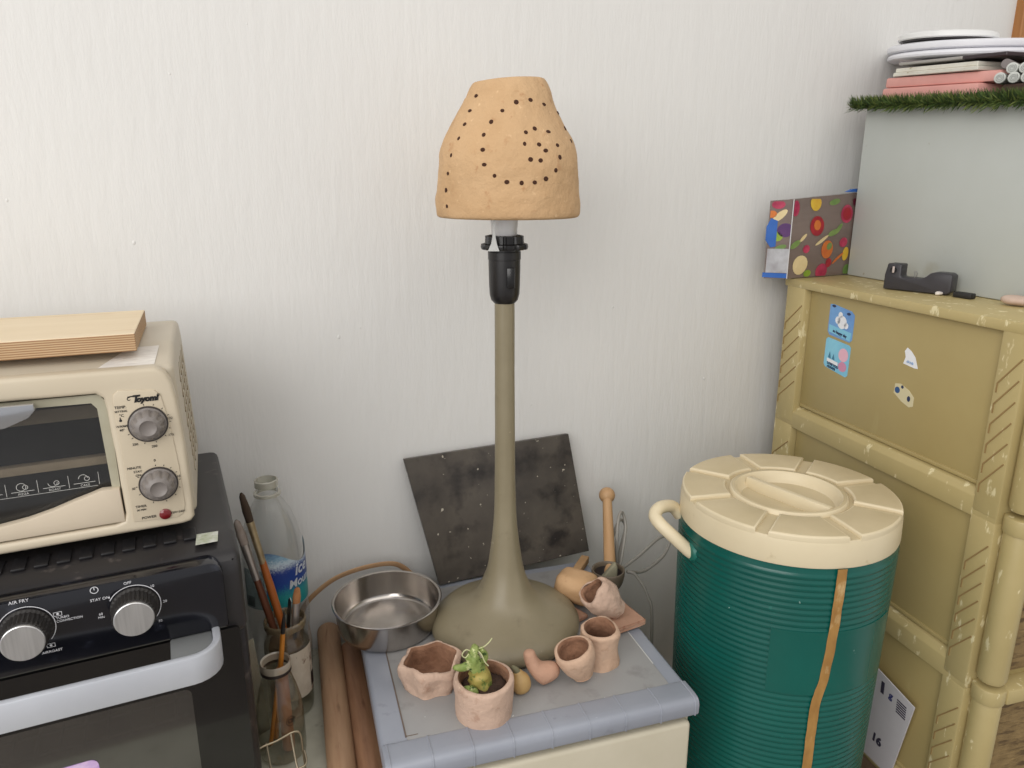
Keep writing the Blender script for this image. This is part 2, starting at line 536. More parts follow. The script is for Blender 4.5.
# bezel ring: the door opening keeps the same point count as the outline
ix = [(-0.0585, 0.02), (-0.0590, 0.04), (-0.0595, 0.08), (-0.0605, 0.10), (-0.061, 0.12), (-0.0625, 0.132), (-0.068, 0.1365), (-0.30, 0.1405), (-0.306, 0.135), (-0.308, 0.12), (-0.308, 0.02), (-0.304, 0.013), (-0.296, 0.0105), (-0.068, 0.0105), (-0.061, 0.013)]
bz = frame(ox, ix, 'y', -0.006, 0.0095)
bmesh.ops.bevel(bz, geom=[e for e in bz.edges if all(abs(v.co.y + 0.006) < 1e-6 for v in e.verts) and len(e.link_faces) == 2 and e.calc_face_angle(0) > 0.5], offset=0.004, segments=3, profile=0.5, affect='EDGES')
obj('bezel', bz, m_bezel, to)
# control fascia with raised outline
fx = [(-0.0155, 0.0085), (-0.010, 0.0115), (-0.0075, 0.02), (-0.0085, 0.06), (-0.012, 0.105), (-0.0165, 0.13), (-0.021, 0.1355), (-0.050, 0.1385), (-0.0545, 0.1345), (-0.0555, 0.128), (-0.0525, 0.011)]
obj('fascia', prism(fx, 'y', -0.0072, 0.0, 0.0009, 2, capsonly=True), M('fascia_cream', (200, 187, 164), (194, 181, 158), scale=10, rough=0.4), to)
# dials
for (cx, cz) in ((-0.0298, 0.1045), (-0.0278, 0.0452)):
    def flute(a, r, z):
        return ((-0.0016 * (0.5 + 0.5 * math.cos(10 * a)) ** 3) if 0.0025 < z < 0.0135 and r > 0.008 else 0, 0)
    k = obj('dial', lathe([(0.0, 0.0), (0.0155, 0.0), (0.0155, 0.0022), (0.0144, 0.0028), (0.0138, 0.006), (0.0124, 0.0105), (0.0104, 0.0135), (0.0080, 0.0145), (0.0072, 0.0152), (0.0060, 0.0140), (0.0, 0.0130)], 80, wob=flute), m_tgrey, to, (cx, -0.0072, cz), (PI / 2, 0, 0), angle=40)
    obj('pointer_mark', xf(box(-0.0006, 0.0006, 0.006, 0.0135, 0, 0.0006), (0, 0.0, 0.0125), (R(-32), 0, 0)), M('pale_mark', (214, 204, 186), rough=0.5), k, rot=(0, 0, R(-8)), angle=0)
    obj('dial_rim', lathe([(0.0153, 0.0), (0.0169, 0.0), (0.0169, 0.0012), (0.0153, 0.0012)], 48, close=True), M('dial_rim_dark', (60, 54, 50), rough=0.5), k)
yy = -0.0075
def marks(cx, cz, angs, r0=0.0178, r1=0.0193):
    b = []
    for a in angs:
        c_, s_ = math.cos(R(a)), math.sin(R(a))
        q = 0.0003
        b.append(flat_poly([(cx + r0 * c_ - q * s_, yy, cz + r0 * s_ + q * c_), (cx + r1 * c_ - q * s_, yy, cz + r1 * s_ + q * c_), (cx + r1 * c_ + q * s_, yy, cz + r1 * s_ - q * c_), (cx + r0 * c_ + q * s_, yy, cz + r0 * s_ - q * c_)]))
    return merge(*b)
lt = [text_bm('T', 0.0088, (-0.0375, yy, 0.1290), bold=0.0005, shear=0.25), text_bm('oyomi', 0.0070, (-0.0278, yy, 0.1284), bold=0.0005, shear=0.2), text_bm('\u00ae', 0.0036, (-0.0182, yy, 0.1308)),
      flat_poly([(-0.0435, yy, 0.1308), (-0.0365, yy, 0.1320), (-0.0365, yy, 0.1329), (-0.0435, yy, 0.1320)]), arc_bm(-0.0425, 0.1298, yy, 0.0013, 0.0006, 60, 330, 14),
      text_bm('OFF', 0.0032, (-0.0305, yy, 0.1265 + 0.0005)), text_bm('TEMP.', 0.0037, (-0.0502, yy, 0.1228)), text_bm('SETTING', 0.0026, (-0.0502, yy, 0.1190)), text_bm('\u00b0C', 0.0036, (-0.0502, yy, 0.1150)),
      text_bm('WARM', 0.003, (-0.0513, yy, 0.1050)), text_bm('60\u00b0', 0.003, (-0.0513, yy, 0.1015)), text_bm('100', 0.0032, (-0.0085 - 0.003, yy, 0.1075)), text_bm('175', 0.0032, (-0.012, yy, 0.0915)), text_bm('200', 0.0032, (-0.027, yy, 0.0825)), text_bm('250', 0.0032, (-0.0425, yy, 0.0865)),
      text_bm('MINUTE', 0.0032, (-0.0462, yy, 0.0640)), text_bm('STAY', 0.003, (-0.0436, yy, 0.0600)), text_bm('ON', 0.003, (-0.0436, yy, 0.0563)), text_bm('0', 0.0034, (-0.0285, yy, 0.0687)), text_bm('10', 0.0034, (-0.0072 - 0.003, yy, 0.0498)), text_bm('30', 0.003, (-0.049, yy, 0.0440)),
      text_bm('TIMER', 0.0034, (-0.0450, yy, 0.0255)), text_bm('30 MIN', 0.0026, (-0.0450, yy, 0.0220)), text_bm('POWER', 0.0036, (-0.0395, yy, 0.0135)), text_bm('220V-240V', 0.0028, (-0.0145, yy, 0.0142)),
      marks(-0.0298, 0.1045, (95, 70, 45, 20, 0, -20, -45, -75, -105, -140, 180, 205)), marks(-0.0278, 0.0452, (92, 70, 50, 30, 5, -20, -45, -75, -110, 150, 180, 205)),
      ball((-0.0515, yy, 0.1105), 0.0012, (1, 0.2, 1), 2), flat_poly([(-0.0519, yy, 0.1105), (-0.0511, yy, 0.1105), (-0.0511, yy, 0.1135), (-0.0519, yy, 0.1135)])]
obj('fascia_lettering', merge(*lt), m_black_print, to, angle=0)
obj('power_light', lathe([(0, 0), (0.0052, 0), (0.0052, 0.0012), (0.0040, 0.0022), (0.0, 0.003)], 24), M('red_lens', (110, 14, 20), rough=0.2, coat=0.5), to, (-0.0255, -0.0072, 0.0142), (PI / 2, 0, 0))
# door: pale surround, glass, curved cream lower panel, printed icons
gd = frame([(x, z) for x, z in ((-0.0600, 0.02), (-0.0600, 0.125), (-0.066, 0.1350), (-0.2, 0.1365), (-0.306, 0.1380), (-0.306, 0.012), (-0.2, 0.012), (-0.068, 0.012))],
           [(x, z) for x, z in ((-0.0668, 0.045), (-0.0690, 0.122), (-0.073, 0.1275), (-0.2, 0.1305), (-0.298, 0.1320), (-0.298, 0.02), (-0.2, 0.02), (-0.075, 0.03))], 'y', 0.0005, 0.010)
td = obj('door', gd, M('door_surround', (176, 172, 152), (160, 154, 132), scale=18, rough=0.35), to)
obj('glass_pane', box(-0.302, -0.064, 0.0045, 0.0075, 0.016, 0.134), clear('toaster_glass', (0.74, 0.74, 0.74), base=0.02, blend=0.22, rough=0.05, haze=((150, 146, 138), 0.02)), td, angle=0)
low = [(-0.0585 - 0.001, 0.0125), (-0.0605, 0.0455), (-0.075, 0.0462), (-0.085, 0.0430), (-0.0975, 0.0395), (-0.115, 0.0338), (-0.135, 0.0290), (-0.157, 0.0262), (-0.2, 0.0235), (-0.306, 0.022), (-0.306, 0.0125)]
obj('lower_panel', prism(low, 'y', -0.006, 0.004, 0.0012, 2, capsonly=True), M('lower_panel_cream', (203, 189, 168), (196, 182, 160), scale=9, rough=0.4), td)
ic = []
zz = 0.0525
for i, cx in enumerate((-0.088, -0.112, -0.136, -0.160, -0.184)):
    z0 = zz + 0.0
    ic += [flat_poly([(cx - 0.009, 0.0042, z0), (cx + 0.0085, 0.0042, z0), (cx + 0.0085, 0.0042, z0 + 0.0005), (cx - 0.009, 0.0042, z0 + 0.0005)]),
           flat_poly([(cx + 0.0112, 0.0042, z0 - 0.003), (cx + 0.0116, 0.0042, z0 - 0.003), (cx + 0.0116, 0.0042, z0 + 0.009), (cx + 0.0112, 0.0042, z0 + 0.009)]),
           text_bm(('CAKE', 'ROAST', 'PIZZA', 'TOAST', 'GRILL')[i], 0.003, (cx, 0.0042, z0 - 0.0022))]
    ic += [arc_bm(cx - 0.001, z0 + 0.0045, 0.0042, 0.0036, 0.0005, (0, 180, 0, 0, 0)[i], (180, 360, 360, 180, 360)[i], 18), arc_bm(cx + 0.002, z0 + 0.004, 0.0042, 0.002, 0.0005, 0, 360, 14)]
ic.append(flat_poly([(-0.28, 0.0042, 0.0482 + 0.0), (-0.078, 0.0042, 0.0482), (-0.078, 0.0042, 0.0486), (-0.28, 0.0042, 0.0486)]))
obj('printed_icons', merge(*ic), M('pale_print', (176, 176, 172), rough=0.6), td, angle=0)
obj('handle', prism([(-0.30, 0.141), (-0.113, 0.1375), (-0.1125, 0.132), (-0.118, 0.126), (-0.135, 0.1195), (-0.16, 0.1155), (-0.30, 0.112)], 'y', -0.022, -0.016, 0.0012, 2, capsonly=True), M('handle_chrome', (196, 198, 202), (170, 172, 176), scale=12, rough=0.25, metal=0.8), td)
for xb, zb_ in ((-0.285, 0.124), (-0.135, 0.127)):
    obj('handle_bracket', box(xb, xb + 0.019, -0.0165, 0.006, zb_, zb_ + 0.006), M('bracket_dark', (38, 32, 30), rough=0.5), td)
cavm = M('toaster_cavity', (84, 80, 76), (48, 46, 46), scale=20, rough=0.4, metal=0.35)
obj('oven_cavity', merge(box(-0.30, -0.064, 0.012, 0.15, 0.016, 0.018), box(-0.30, -0.064, 0.15, 0.152, 0.016, 0.14), box(-0.30, -0.064, 0.012, 0.15, 0.136, 0.138), box(-0.066, -0.064, 0.012, 0.15, 0.016, 0.138), box(-0.302, -0.30, 0.012, 0.15, 0.016, 0.138)), cavm, to, angle=0)
obj('rear_heat_plate', box(-0.298, -0.068, 0.040, 0.045, 0.103, 0.116), M('heat_plate', (214, 196, 166), (170, 154, 128), scale=22, rough=0.5), to, angle=0)
obj('front_rail', box(-0.298, -0.0665, 0.014, 0.024, 0.0645, 0.0725, 0.001), M('rail_tan', (226, 206, 174), (190, 170, 138), scale=30, rough=0.5), to)
obj('heating_rod', tube([(-0.298, 0.09, 0.122), (-0.068, 0.09, 0.122)], 0.0035, 10), M('heater_rod', (120, 112, 104), rough=0.5, metal=0.5), to)
lb = [(-0.067, 0.012), (-0.0190, 0.012), (-0.0135, 0.056), (-0.040, 0.056)]
ls = prism(lb, 'z', 0, 0.0004)
for v in ls.verts:
    v.co.z += 0.1535 + (v.co.y - 0.0085) / 0.0615 * 0.0125 + 0.0003
obj('warning_label', ls, M('paper_label', (232, 228, 220), (206, 200, 192), scale=240, rough=0.7, stretch=(0.3, 1.6, 1)), to, angle=0)
for x in (-0.31, -0.02):
    for q in (0.04, 0.19):
        obj('foot', lathe([(0, 0), (0.009, 0), (0.010, 0.009), (0, 0.009)], 16), M('rubber', (25, 25, 25)), to, (x - 0.0, q, -0.0055 - 0.0045 - 0.002))

# plywood board on the toaster
m_ply = M('plywood_face', (226, 208, 178), (216, 196, 162), scale=9, rough=0.6, stretch=(0.35, 3, 1), spots=(190, 150, 104), sscale=40, sthr=(0.66, 0.82), sstretch=(0.1, 2, 1))
m_plye = M('plywood_edge', (200, 174, 138), (180, 150, 112), scale=40, rough=0.7, wave=(150, 'Z', (150, 110, 74), 0.6), stretch=(0.3, 0.3, 1))
pw = merge(slot(box(-0.30, 0, 0, 0.135, 0.0005, 0.0165, 0.0006, 1), 1), slot(box(-0.2998, -0.0002, 0.0002, 0.1348, 0.0160, 0.0172, 0.0004, 1), 0))
tag(obj('plywood_board', pw, [m_ply, m_plye], None, (-0.0320, 0.752, 1.3885), (R(0.2), 0, R(-3.0)), angle=0), 'thick pale plywood offcut with layered edge lying on the toaster oven', 'wooden board')

# ------------------------------------------------------------------ bottle, jars, brushes
m_pet = clear('clear_plastic', (0.97, 0.975, 0.97), base=0.03, blend=0.22, rough=0.08, haze=((215, 215, 210), 0.06))
m_glass = clear('jar_glass', (0.86, 0.86, 0.80), base=0.04, blend=0.28, rough=0.04, haze=((120, 106, 84), 0.08))
bo = thing('water_bottle', 'empty clear plastic water bottle with blue label behind the jars', 'bottle', (0.089, 0.953, 0.868))
def rib(a, r, z):
    return (0.0008 * math.sin(z * 520) if 0.02 < z < 0.11 and r > 0.03 else 0, 0)
obj('bottle_body', lathe([(0.0, 0.006), (0.030, 0.0), (0.038, 0.006), (0.041, 0.02)] + [(0.041, 0.02 + 0.01 * i) for i in range(1, 17)] + [(0.0405, 0.19), (0.0385, 0.21), (0.034, 0.232), (0.027, 0.251), (0.020, 0.264), (0.0150, 0.272), (0.0138, 0.277), (0.0138, 0.294)], 48, wob=rib), m_pet, bo)
obj('neck_ring', merge(lathe([(0.0140, 0.2745), (0.0175, 0.2750), (0.0175, 0.2785), (0.0140, 0.279)], 32, close=True), lathe([(0.0135, 0.286), (0.0152, 0.287), (0.0152, 0.2955), (0.0135, 0.2965)], 32, close=True)), clear('neck_plastic', (0.85, 0.86, 0.82), haze=((214, 210, 196), 0.35)), bo)
def label_mat():
    m = M('bottle_label', (20, 120, 138), (36, 140, 150), scale=30, rough=0.35)
    nt = m.node_tree
    b = nt.nodes['Principled BSDF']
    tc = nt.nodes.new('ShaderNodeTexCoord')
    sp = nt.nodes.new('ShaderNodeSeparateXYZ')
    nt.links.new(tc.outputs['Object'], sp.inputs[0])
    nzn = nt.nodes.new('ShaderNodeTexNoise')
    nzn.inputs['Scale'].default_value = 45
    ad = nt.nodes.new('ShaderNodeMath')
    ad.operation = 'MULTIPLY_ADD'
    ad.inputs[1].default_value = 0.03
    nt.links.new(nzn.outputs['Fac'], ad.inputs[0])
    nt.links.new(sp.outputs['Z'], ad.inputs[2])
    rp = nt.nodes.new('ShaderNodeValToRGB')
    rp.color_ramp.interpolation = 'LINEAR'
    mr = nt.nodes.new('ShaderNodeMapRange')
    mr.inputs['From Min'].default_value = 0.13
    mr.inputs['From Max'].default_value = 0.235
    nt.links.new(ad.outputs[0], mr.inputs['Value'])
    nt.links.new(mr.outputs['Result'], rp.inputs['Fac'])
    e = rp.color_ramp.elements
    e[0].position = 0.0
    e[0].color = lin((26, 120, 128))
    e[1].position = 1.0
    e[1].color = lin((28, 46, 120))
    for p, c in ((0.28, (40, 140, 140)), (0.42, (30, 66, 140)), (0.62, (26, 54, 132)), (0.72, (200, 214, 220)), (0.8, (130, 168, 190))):
        q = e.new(p)
        q.color = lin(c)
    nt.links.new(rp.outputs['Color'], b.inputs['Base Color'])
    return m
lbm = obj('bottle_label', lathe([(0.0417, 0.125), (0.0417, 0.15), (0.0417, 0.175), (0.0417, 0.198)], 40, a0=-112, a1=12, wob=lambda a, r, z: (0, 0.012 * math.sin(a * 2.5) if z > 0.18 else 0)), label_mat(), bo)
def wrap(bm, r, ang0, z0):
    for v in bm.verts:
        a = R(ang0) + v.co.x / r
        rr = r + 0.0003 + v.co.y * 0
        x_, y_ = rr * math.cos(a), rr * math.sin(a)
        v.co = Vector((x_, y_, z0 + v.co.z))
    return bm
obj('label_lettering', merge(wrap(text_bm('ice', 0.022, bold=0.0006, shear=0.2), 0.0419, -42, 0.176), wrap(text_bm('Mountain', 0.0165, bold=0.0004, shear=0.15), 0.0419, -30, 0.158)), M('label_white', (232, 236, 238), rough=0.5), lbm, angle=0)
obj('label_back', merge(lathe([(0.0416, 0.128), (0.0416, 0.185)], 24, a0=-160, a1=-113)), clear('label_clear_film', (0.62, 0.72, 0.74), haze=((150, 176, 176), 0.35)), bo)
bars = []
for i in range(9):
    bars.append(wrap(box(0.0008 + 0.0017 * i, 0.0008 + 0.0017 * i + 0.0009, 0, 0.0001, 0, 0.016), 0.0419, -158, 0.131))
obj('barcode', merge(*bars), M('barcode_ink', (40, 44, 46), rough=0.6), bo, angle=0)

jb = thing('glass_jar', 'wide glass jar with torn paper label holding long paintbrushes', 'jar', (0.0885, 0.876, 0.87))
obj('jar_glass', lathe([(0.0, 0.003), (0.026, 0.0), (0.030, 0.004), (0.031, 0.012), (0.031, 0.095), (0.0295, 0.106), (0.0255, 0.113), (0.0255, 0.121), (0.0272, 0.122), (0.0272, 0.130), (0.0258, 0.132)], 48), m_glass, jb)
obj('mouth_ring', lathe([(0.0252, 0.124), (0.0280, 0.124), (0.0284, 0.131), (0.0268, 0.1335), (0.0252, 0.131)], 40, close=True), clear('rim_glass', (0.72, 0.70, 0.62), base=0.1, haze=((150, 132, 104), 0.45)), jb)
pl_ = obj('paper_label', lathe([(0.0314, 0.03), (0.0314, 0.05), (0.0314, 0.098)], 30, a0=-120, a1=-10), M('jar_label_paper', (206, 196, 180), (176, 160, 140), scale=28, rough=0.7, spots=(92, 52, 34), sscale=30, sthr=(0.56, 0.62)), jb)
for wbx, wa, wz in (((-0.02, 0.02, 0.0014), -40, 0.09), ((-0.006, 0.012, 0.012), -22, 0.055), ((-0.002, 0.009, 0.020), -30, 0.036)):
    obj('label_patch', wrap(box(wbx[0], wbx[1], 0, 0.0001, 0, wbx[2]), 0.0316, wa, wz), M('label_brown_ink', (58, 36, 30), rough=0.6), pl_, angle=0)
jb.scale = (0.92, 0.92, 1.0)
rg = rough_up(ball((0, 0, 0), 0.02, (1.05, 1.05, 0.7), 3), 0.006, 70, 4)
tag(obj('crumpled_rag', rg, M('brown_rag', (122, 100, 78), (84, 66, 50), scale=60, rough=0.9), None, (0.088, 0.872, 0.97)), 'crumpled brown rag stuffed in the mouth of the paintbrush jar', 'rag')

m_handle_o = M('orange_varnish', (176, 100, 44), (150, 80, 34), scale=20, rough=0.3, stretch=(1, 1, 0.2))
m_handle_b = M('brown_varnish', (120, 74, 52), (94, 56, 40), scale=20, rough=0.3, stretch=(1, 1, 0.2))
m_ferr = M('ferrule_metal', (196, 176, 140), (150, 132, 104), scale=50, rough=0.35, metal=0.7)
m_brist = M('dark_bristle', (70, 54, 40), (50, 38, 28), scale=90, rough=0.9, stretch=(1, 1, 0.1))
def brush(name, label, foot, tip, rh, mats, wide=1.0):
    foot, tip = Vector(foot), Vector(tip)
    d = tip - foot
    L = d.length
    t = thing(name, label, 'paintbrush', foot, d.to_track_quat('Z', 'Y').to_euler())
    obj('handle', lathe([(0, 0), (rh * 0.55, 0.002), (rh * 0.8, L * 0.15), (rh, L * 0.55), (rh * 0.85, L * 0.68), (0, L * 0.685)], 14), mats[0], t)
    obj('ferrule', xf(lathe([(0, L * 0.675), (rh * 0.9, L * 0.675), (rh * 0.95, L * 0.78), (rh * 1.05, L * 0.87), (0, L * 0.87)], 14), scale=(1, wide, 1)), mats[1], t)
    obj('bristles', xf(lathe([(0, L * 0.865), (rh * 0.98, L * 0.865), (rh * 1.1, L * 0.92), (rh * 0.75, L * 0.985), (rh * 0.3, L)], 12), scale=(1, wide, 1)), mats[2], t)
    return t
brush('paintbrush', 'long orange-handled paintbrush with dark bristles, tallest in the jar', (0.104, 0.873, 0.885), (0.0531, 0.890, 1.1764), 0.0052, (m_handle_o, m_ferr, m_brist), 0.9)
brush('paintbrush', 'brown-handled paintbrush with pale soft tip leaning on the black oven', (0.0955, 0.883, 0.885), (0.0444, 0.893, 1.1412), 0.0050, (m_handle_b, M('ferrule_silver', (190, 182, 176), rough=0.3, metal=0.8), M('pale_bristle', (170, 158, 148), (140, 126, 116), scale=80, rough=0.9)), 1.1)
mop = brush('paintbrush', 'short paintbrush with a round tan tip in front of the bottle label', (0.085, 0.862, 0.885), (0.1065, 0.870, 1.046), 0.0032, (M('black_handle', (40, 38, 38), rough=0.4), M('ferrule_silver', (190, 182, 176)), M('tan_bristle', (186, 130, 84), (160, 104, 64), scale=80, rough=0.9)), 1.6)
for (nm, lb_, f, t_) in (('palette_knife', 'thin steel palette knife standing in the wide glass jar', (0.079, 0.878, 0.885), (0.0985, 0.885, 1.025)),):
    d = Vector(t_) - Vector(f)
    k = thing(nm, lb_, 'palette knife', f, d.to_track_quat('Z', 'Y').to_euler())
    obj('handle', lathe([(0, 0), (0.004, 0.002), (0.0045, 0.06), (0.003, 0.08), (0, 0.081)], 12), M('black_handle', (40, 38, 38)), k)
    obj('blade', prism([(-0.003, 0.08), (0.003, 0.08), (0.0045, 0.10), (0.004, d.length - 0.004), (0, d.length), (-0.004, d.length - 0.004), (-0.0045, 0.10)], 'y', -0.0004, 0.0004), m_steel, k)

jf = thing('glass_bottle_jar', 'small clear glass milk bottle holding thin pencils and a stick, nearest the wire rack', 'jar', (0.066, 0.800, 0.87))
obj('jar_glass', lathe([(0.0, 0.003), (0.029, 0.0), (0.0325, 0.004), (0.033, 0.012), (0.0330, 0.055), (0.031, 0.072), (0.0255, 0.092), (0.0205, 0.106), (0.0192, 0.113), (0.0192, 0.119)], 48), m_glass, jf)
obj('mouth_ring', lathe([(0.0185, 0.118), (0.0210, 0.118), (0.0218, 0.124), (0.0205, 0.1275), (0.0185, 0.126)], 40, close=True), clear('mouth_glass', (0.80, 0.78, 0.72), base=0.12, haze=((200, 188, 170), 0.5)), jf)
obj('dark_band', lathe([(0.0200, 0.1135), (0.0212, 0.1140), (0.0212, 0.1175), (0.0200, 0.118)], 40, close=True), M('dark_band', (40, 30, 26), rough=0.5), jf)
em = [wrap(arc_bm(0, 0, 0, 0.0062, 0.0009, 0, 360, 28), 0.0333, -72, 0.060), wrap(text_bm('CE', 0.0075, bold=0.0004), 0.0333, -72, 0.060)]
obj('emblem', merge(*em), M('emblem_ink', (46, 40, 36), rough=0.6), jf, angle=0)
jf.scale = (0.83, 0.83, 1.0)
def stick(name, label, cat, foot, tip, r, m, tipm=None, group=None):
    foot, tip = Vector(foot), Vector(tip)
    d = tip - foot
    L = d.length
    t = thing(name, label, cat, foot, d.to_track_quat('Z', 'Y').to_euler(), group)
    if tipm is None:
        obj('shaft', lathe([(0, 0), (r * 0.9, 0.001), (r, 0.004), (r, L - 0.003), (r * 0.7, L), (0, L)], 12), m, t)
    else:
        obj('shaft', lathe([(0, 0), (r * 0.9, 0.001), (r, 0.004), (r, L * 0.80), (r * 0.8, L * 0.83), (0, L * 0.83)], 12), m, t)
        obj('tip', lathe([(0, L * 0.82), (r * 0.82, L * 0.82), (r * 0.9, L * 0.88), (r * 0.35, L * 0.97), (0, L)], 12), tipm, t)
    return t
m_yel = M('yellow_varnish', (200, 130, 44), (176, 106, 34), scale=20, rough=0.35)
stick('thin_brush', 'thin yellow-handled paintbrush with black tip in the small milk bottle', 'paintbrush', (0.0590, 0.806, 0.886), (0.0810, 0.797, 1.062), 0.0030, m_yel, m_black_print)
stick('pencil', 'thin yellow pencil leaning beside the black-tipped brush in the milk bottle', 'pencil', (0.0515, 0.797, 0.886), (0.0745, 0.803, 1.006), 0.0026, m_yel)
stick('clay_tool', 'flat pinkish wooden clay tool standing inside the small milk bottle', 'wooden stick', (0.072, 0.795, 0.8755), (0.0715, 0.801, 0.985), 0.0075, M('pink_wood', (178, 126, 92), (156, 104, 74), scale=24, rough=0.6, stretch=(1, 1, 0.15)))

# tilted slip of clear film beside the jar
tag(obj('plastic_sheet', prism([(-0.009, 0.0), (0.009, 0.0), (0.010, 0.13), (-0.010, 0.13)], 'y', -0.0005, 0.0005), clear('film_sheet', (0.8, 0.8, 0.76), base=0.08, haze=((176, 168, 150), 0.35)), None, (0.0475, 0.842, 0.8705), (R(-4), R(-3), R(20))), 'narrow clear plastic strip standing between the two jars and the oven', 'plastic strip')

# wire rack in front of the milk bottle
wr = thing('wire_rack', 'small bent steel wire rack in front of the milk bottle', 'wire rack', (0.0, 0.0, 0.0))
m_wire = M('wire_steel', (176, 164, 140), rough=0.35, metal=0.8)
rr_ = 0.0012
A0, A1 = (0.0335, 0.752, 0.921), (0.0795, 0.757, 0.9265)
B0, B1 = (0.0375, 0.735, 0.8935), (0.083, 0.742, 0.891)
obj('rim_wire', merge(tube(smooth_path([(0.0365, 0.735, 0.8712), (0.0325, 0.745, 0.905), A0, (0.055, 0.7545, 0.9240), A1, (0.0825, 0.752, 0.905), (0.0835, 0.745, 0.8712)], 5), rr_, 8)), m_wire, wr)
obj('cross_wire', tube(smooth_path([(0.0315, 0.75, 0.90), B0, (0.06, 0.738, 0.8935), B1, (0.084, 0.75, 0.905)], 5), rr_, 8), m_wire, wr)
obj('cross_wire', tube([(0.0335, 0.72, 0.8725), (0.083, 0.727, 0.8725)], rr_, 8), m_wire, wr)
for x in (0.045, 0.0725):
    obj('upright_wire', tube(smooth_path([(x - 0.001, 0.7565, 0.9245 + (x - 0.05) * 0.1), (x + 0.001, 0.737, 0.893), (x + 0.004, 0.722, 0.8725), (x + 0.005, 0.69, 0.8715)], 5), rr_, 8), m_wire, wr)

# ------------------------------------------------------------------ wooden rods and bent strip
m_rod1 = M('pale_rolling_wood', (172, 140, 110), (150, 116, 88), scale=16, rough=0.6, stretch=(6, 0.6, 6), spots=(112, 82, 60), sscale=30, sthr=(0.6, 0.8), sstretch=(4, 0.6, 4))
m_rod2 = M('reddish_rolling_wood', (154, 116, 88), (126, 90, 66), scale=16, rough=0.55, stretch=(6, 0.6, 6), spots=(92, 56, 40), sscale=30, sthr=(0.6, 0.8), sstretch=(4, 0.6, 4))
def rod(name, label, a, b, r, m):
    a, b = Vector(a), Vector(b)
    d = b - a
    L = d.length
    q = d.to_track_quat('Y', 'Z').to_euler()
    o = obj(name, xf(lathe([(0, 0), (r * 0.85, 0.0005), (r * 0.97, 0.003), (r, 0.008), (r, L - 0.008), (r * 0.97, L - 0.003), (r * 0.85, L - 0.0005), (0, L)], 32), rot=(R(-90), 0, 0)), m, None, a, q)
    return tag(o, label, 'rolling pin')
rod('rolling_pin', 'pale straight wooden rolling pin lying on the table, nearer the jars', (0.0965, 0.56, 0.8868), (0.1600, 0.990, 0.8960), 0.0165, m_rod1)
rod('rolling_pin', 'darker brown wooden rolling pin lying against the plastic drawer unit', (0.1310, 0.56, 0.8868), (0.1825, 0.945, 0.8868), 0.0165, m_rod2)
sp_ = smooth_path([(0.118, 0.988, 0.872), (0.1215, 0.982, 0.93), (0.130, 0.976, 0.957), (0.1565, 0.972, 0.981), (0.1845, 0.970, 0.9935), (0.2245, 0.970, 0.9975), (0.262, 0.974, 0.990), (0.285, 0.976, 0.968), (0.292, 0.977, 0.951)], 6)
tag(obj('bent_strip', tube(sp_, 0.0042, 10, flat=0.45), M('bent_wood', (186, 150, 112), (160, 124, 90), scale=30, rough=0.6)), 'thin pale bent wooden hoop standing behind the steel pan', 'wooden hoop')

# ------------------------------------------------------------------ plastic drawer unit with grey lid
m_grey = M('grey_plastic_lid', (158, 157, 156), (146, 145, 144), scale=7, rough=0.42, spots=(128, 126, 124), sscale=26, sthr=(0.58, 0.8), spots2=(206, 208, 210), s2scale=150, s2thr=(0.74, 0.78))
m_greyb = M('grey_blue_plastic', (152, 156, 166), (143, 147, 157), scale=9, rough=0.36, spots=(116, 118, 126), sscale=40, sthr=(0.64, 0.84), spots2=(206, 210, 216), s2scale=120, s2thr=(0.74, 0.78))
m_creamp = M('cream_drawer_plastic', (206, 198, 178), (194, 186, 164), scale=7, rough=0.45)
YB = R(-7.8)
DU = (0.1497, 0.6349, FLOOR)
du = thing('plastic_drawer_unit', 'cream plastic drawer unit with grey lid carrying the lamp and clay pots', 'drawer unit', DU, (0, 0, YB))
W_, D_ = 0.372, 0.351
HT = 0.95 - FLOOR
obj('carcass', box(0.012, W_ - 0.004, 0.012, D_ - 0.006, 0.03, HT - 0.03, 0.006, 3), m_creamp, du)
for i in range(4):
    z1 = HT - 0.034 - i * 0.185
    d = obj('drawer', box(0.016, W_ - 0.008, 0.001, 0.02, z1 - 0.178, z1, 0.005, 3), m_creamp, du)
    obj('drawer_pull', box(0.12, W_ - 0.12, -0.008, 0.002, z1 - 0.11, z1 - 0.09, 0.004, 3), m_greyb, d)
# lid: slab + skirt, raised rim, recessed panel
lid = merge(box(0.0, W_, 0.0, D_, HT - 0.027, HT - 0.002, 0.006, 3))
lo = obj('lid', lid, m_greyb, du)
obj('lid_panel', prism(rrect(0.029, W_ - 0.022, 0.030, D_ - 0.018, 0.006, 4), 'z', HT - 0.004, HT - 0.0008, 0.001, 2, capsonly=True), m_grey, lo)
obj('panel_groove', merge(box(0.0280, 0.0294, 0.040, D_ - 0.018, HT - 0.0035, HT - 0.0006), box(0.0280, 0.0420, 0.0392, 0.0404, HT - 0.0035, HT - 0.0006)), M('groove_brown', (112, 98, 88), rough=0.7), lo, angle=0)  # thin brown strips in the panel's left groove
obj('panel_side_line', box(W_ - 0.0232, W_ - 0.0218, 0.075, D_ - 0.10, HT - 0.0035, HT - 0.0006), M('side_line_white', (196, 196, 194), rough=0.7), lo, angle=0)  # thin whitish strip along the panel's right edge
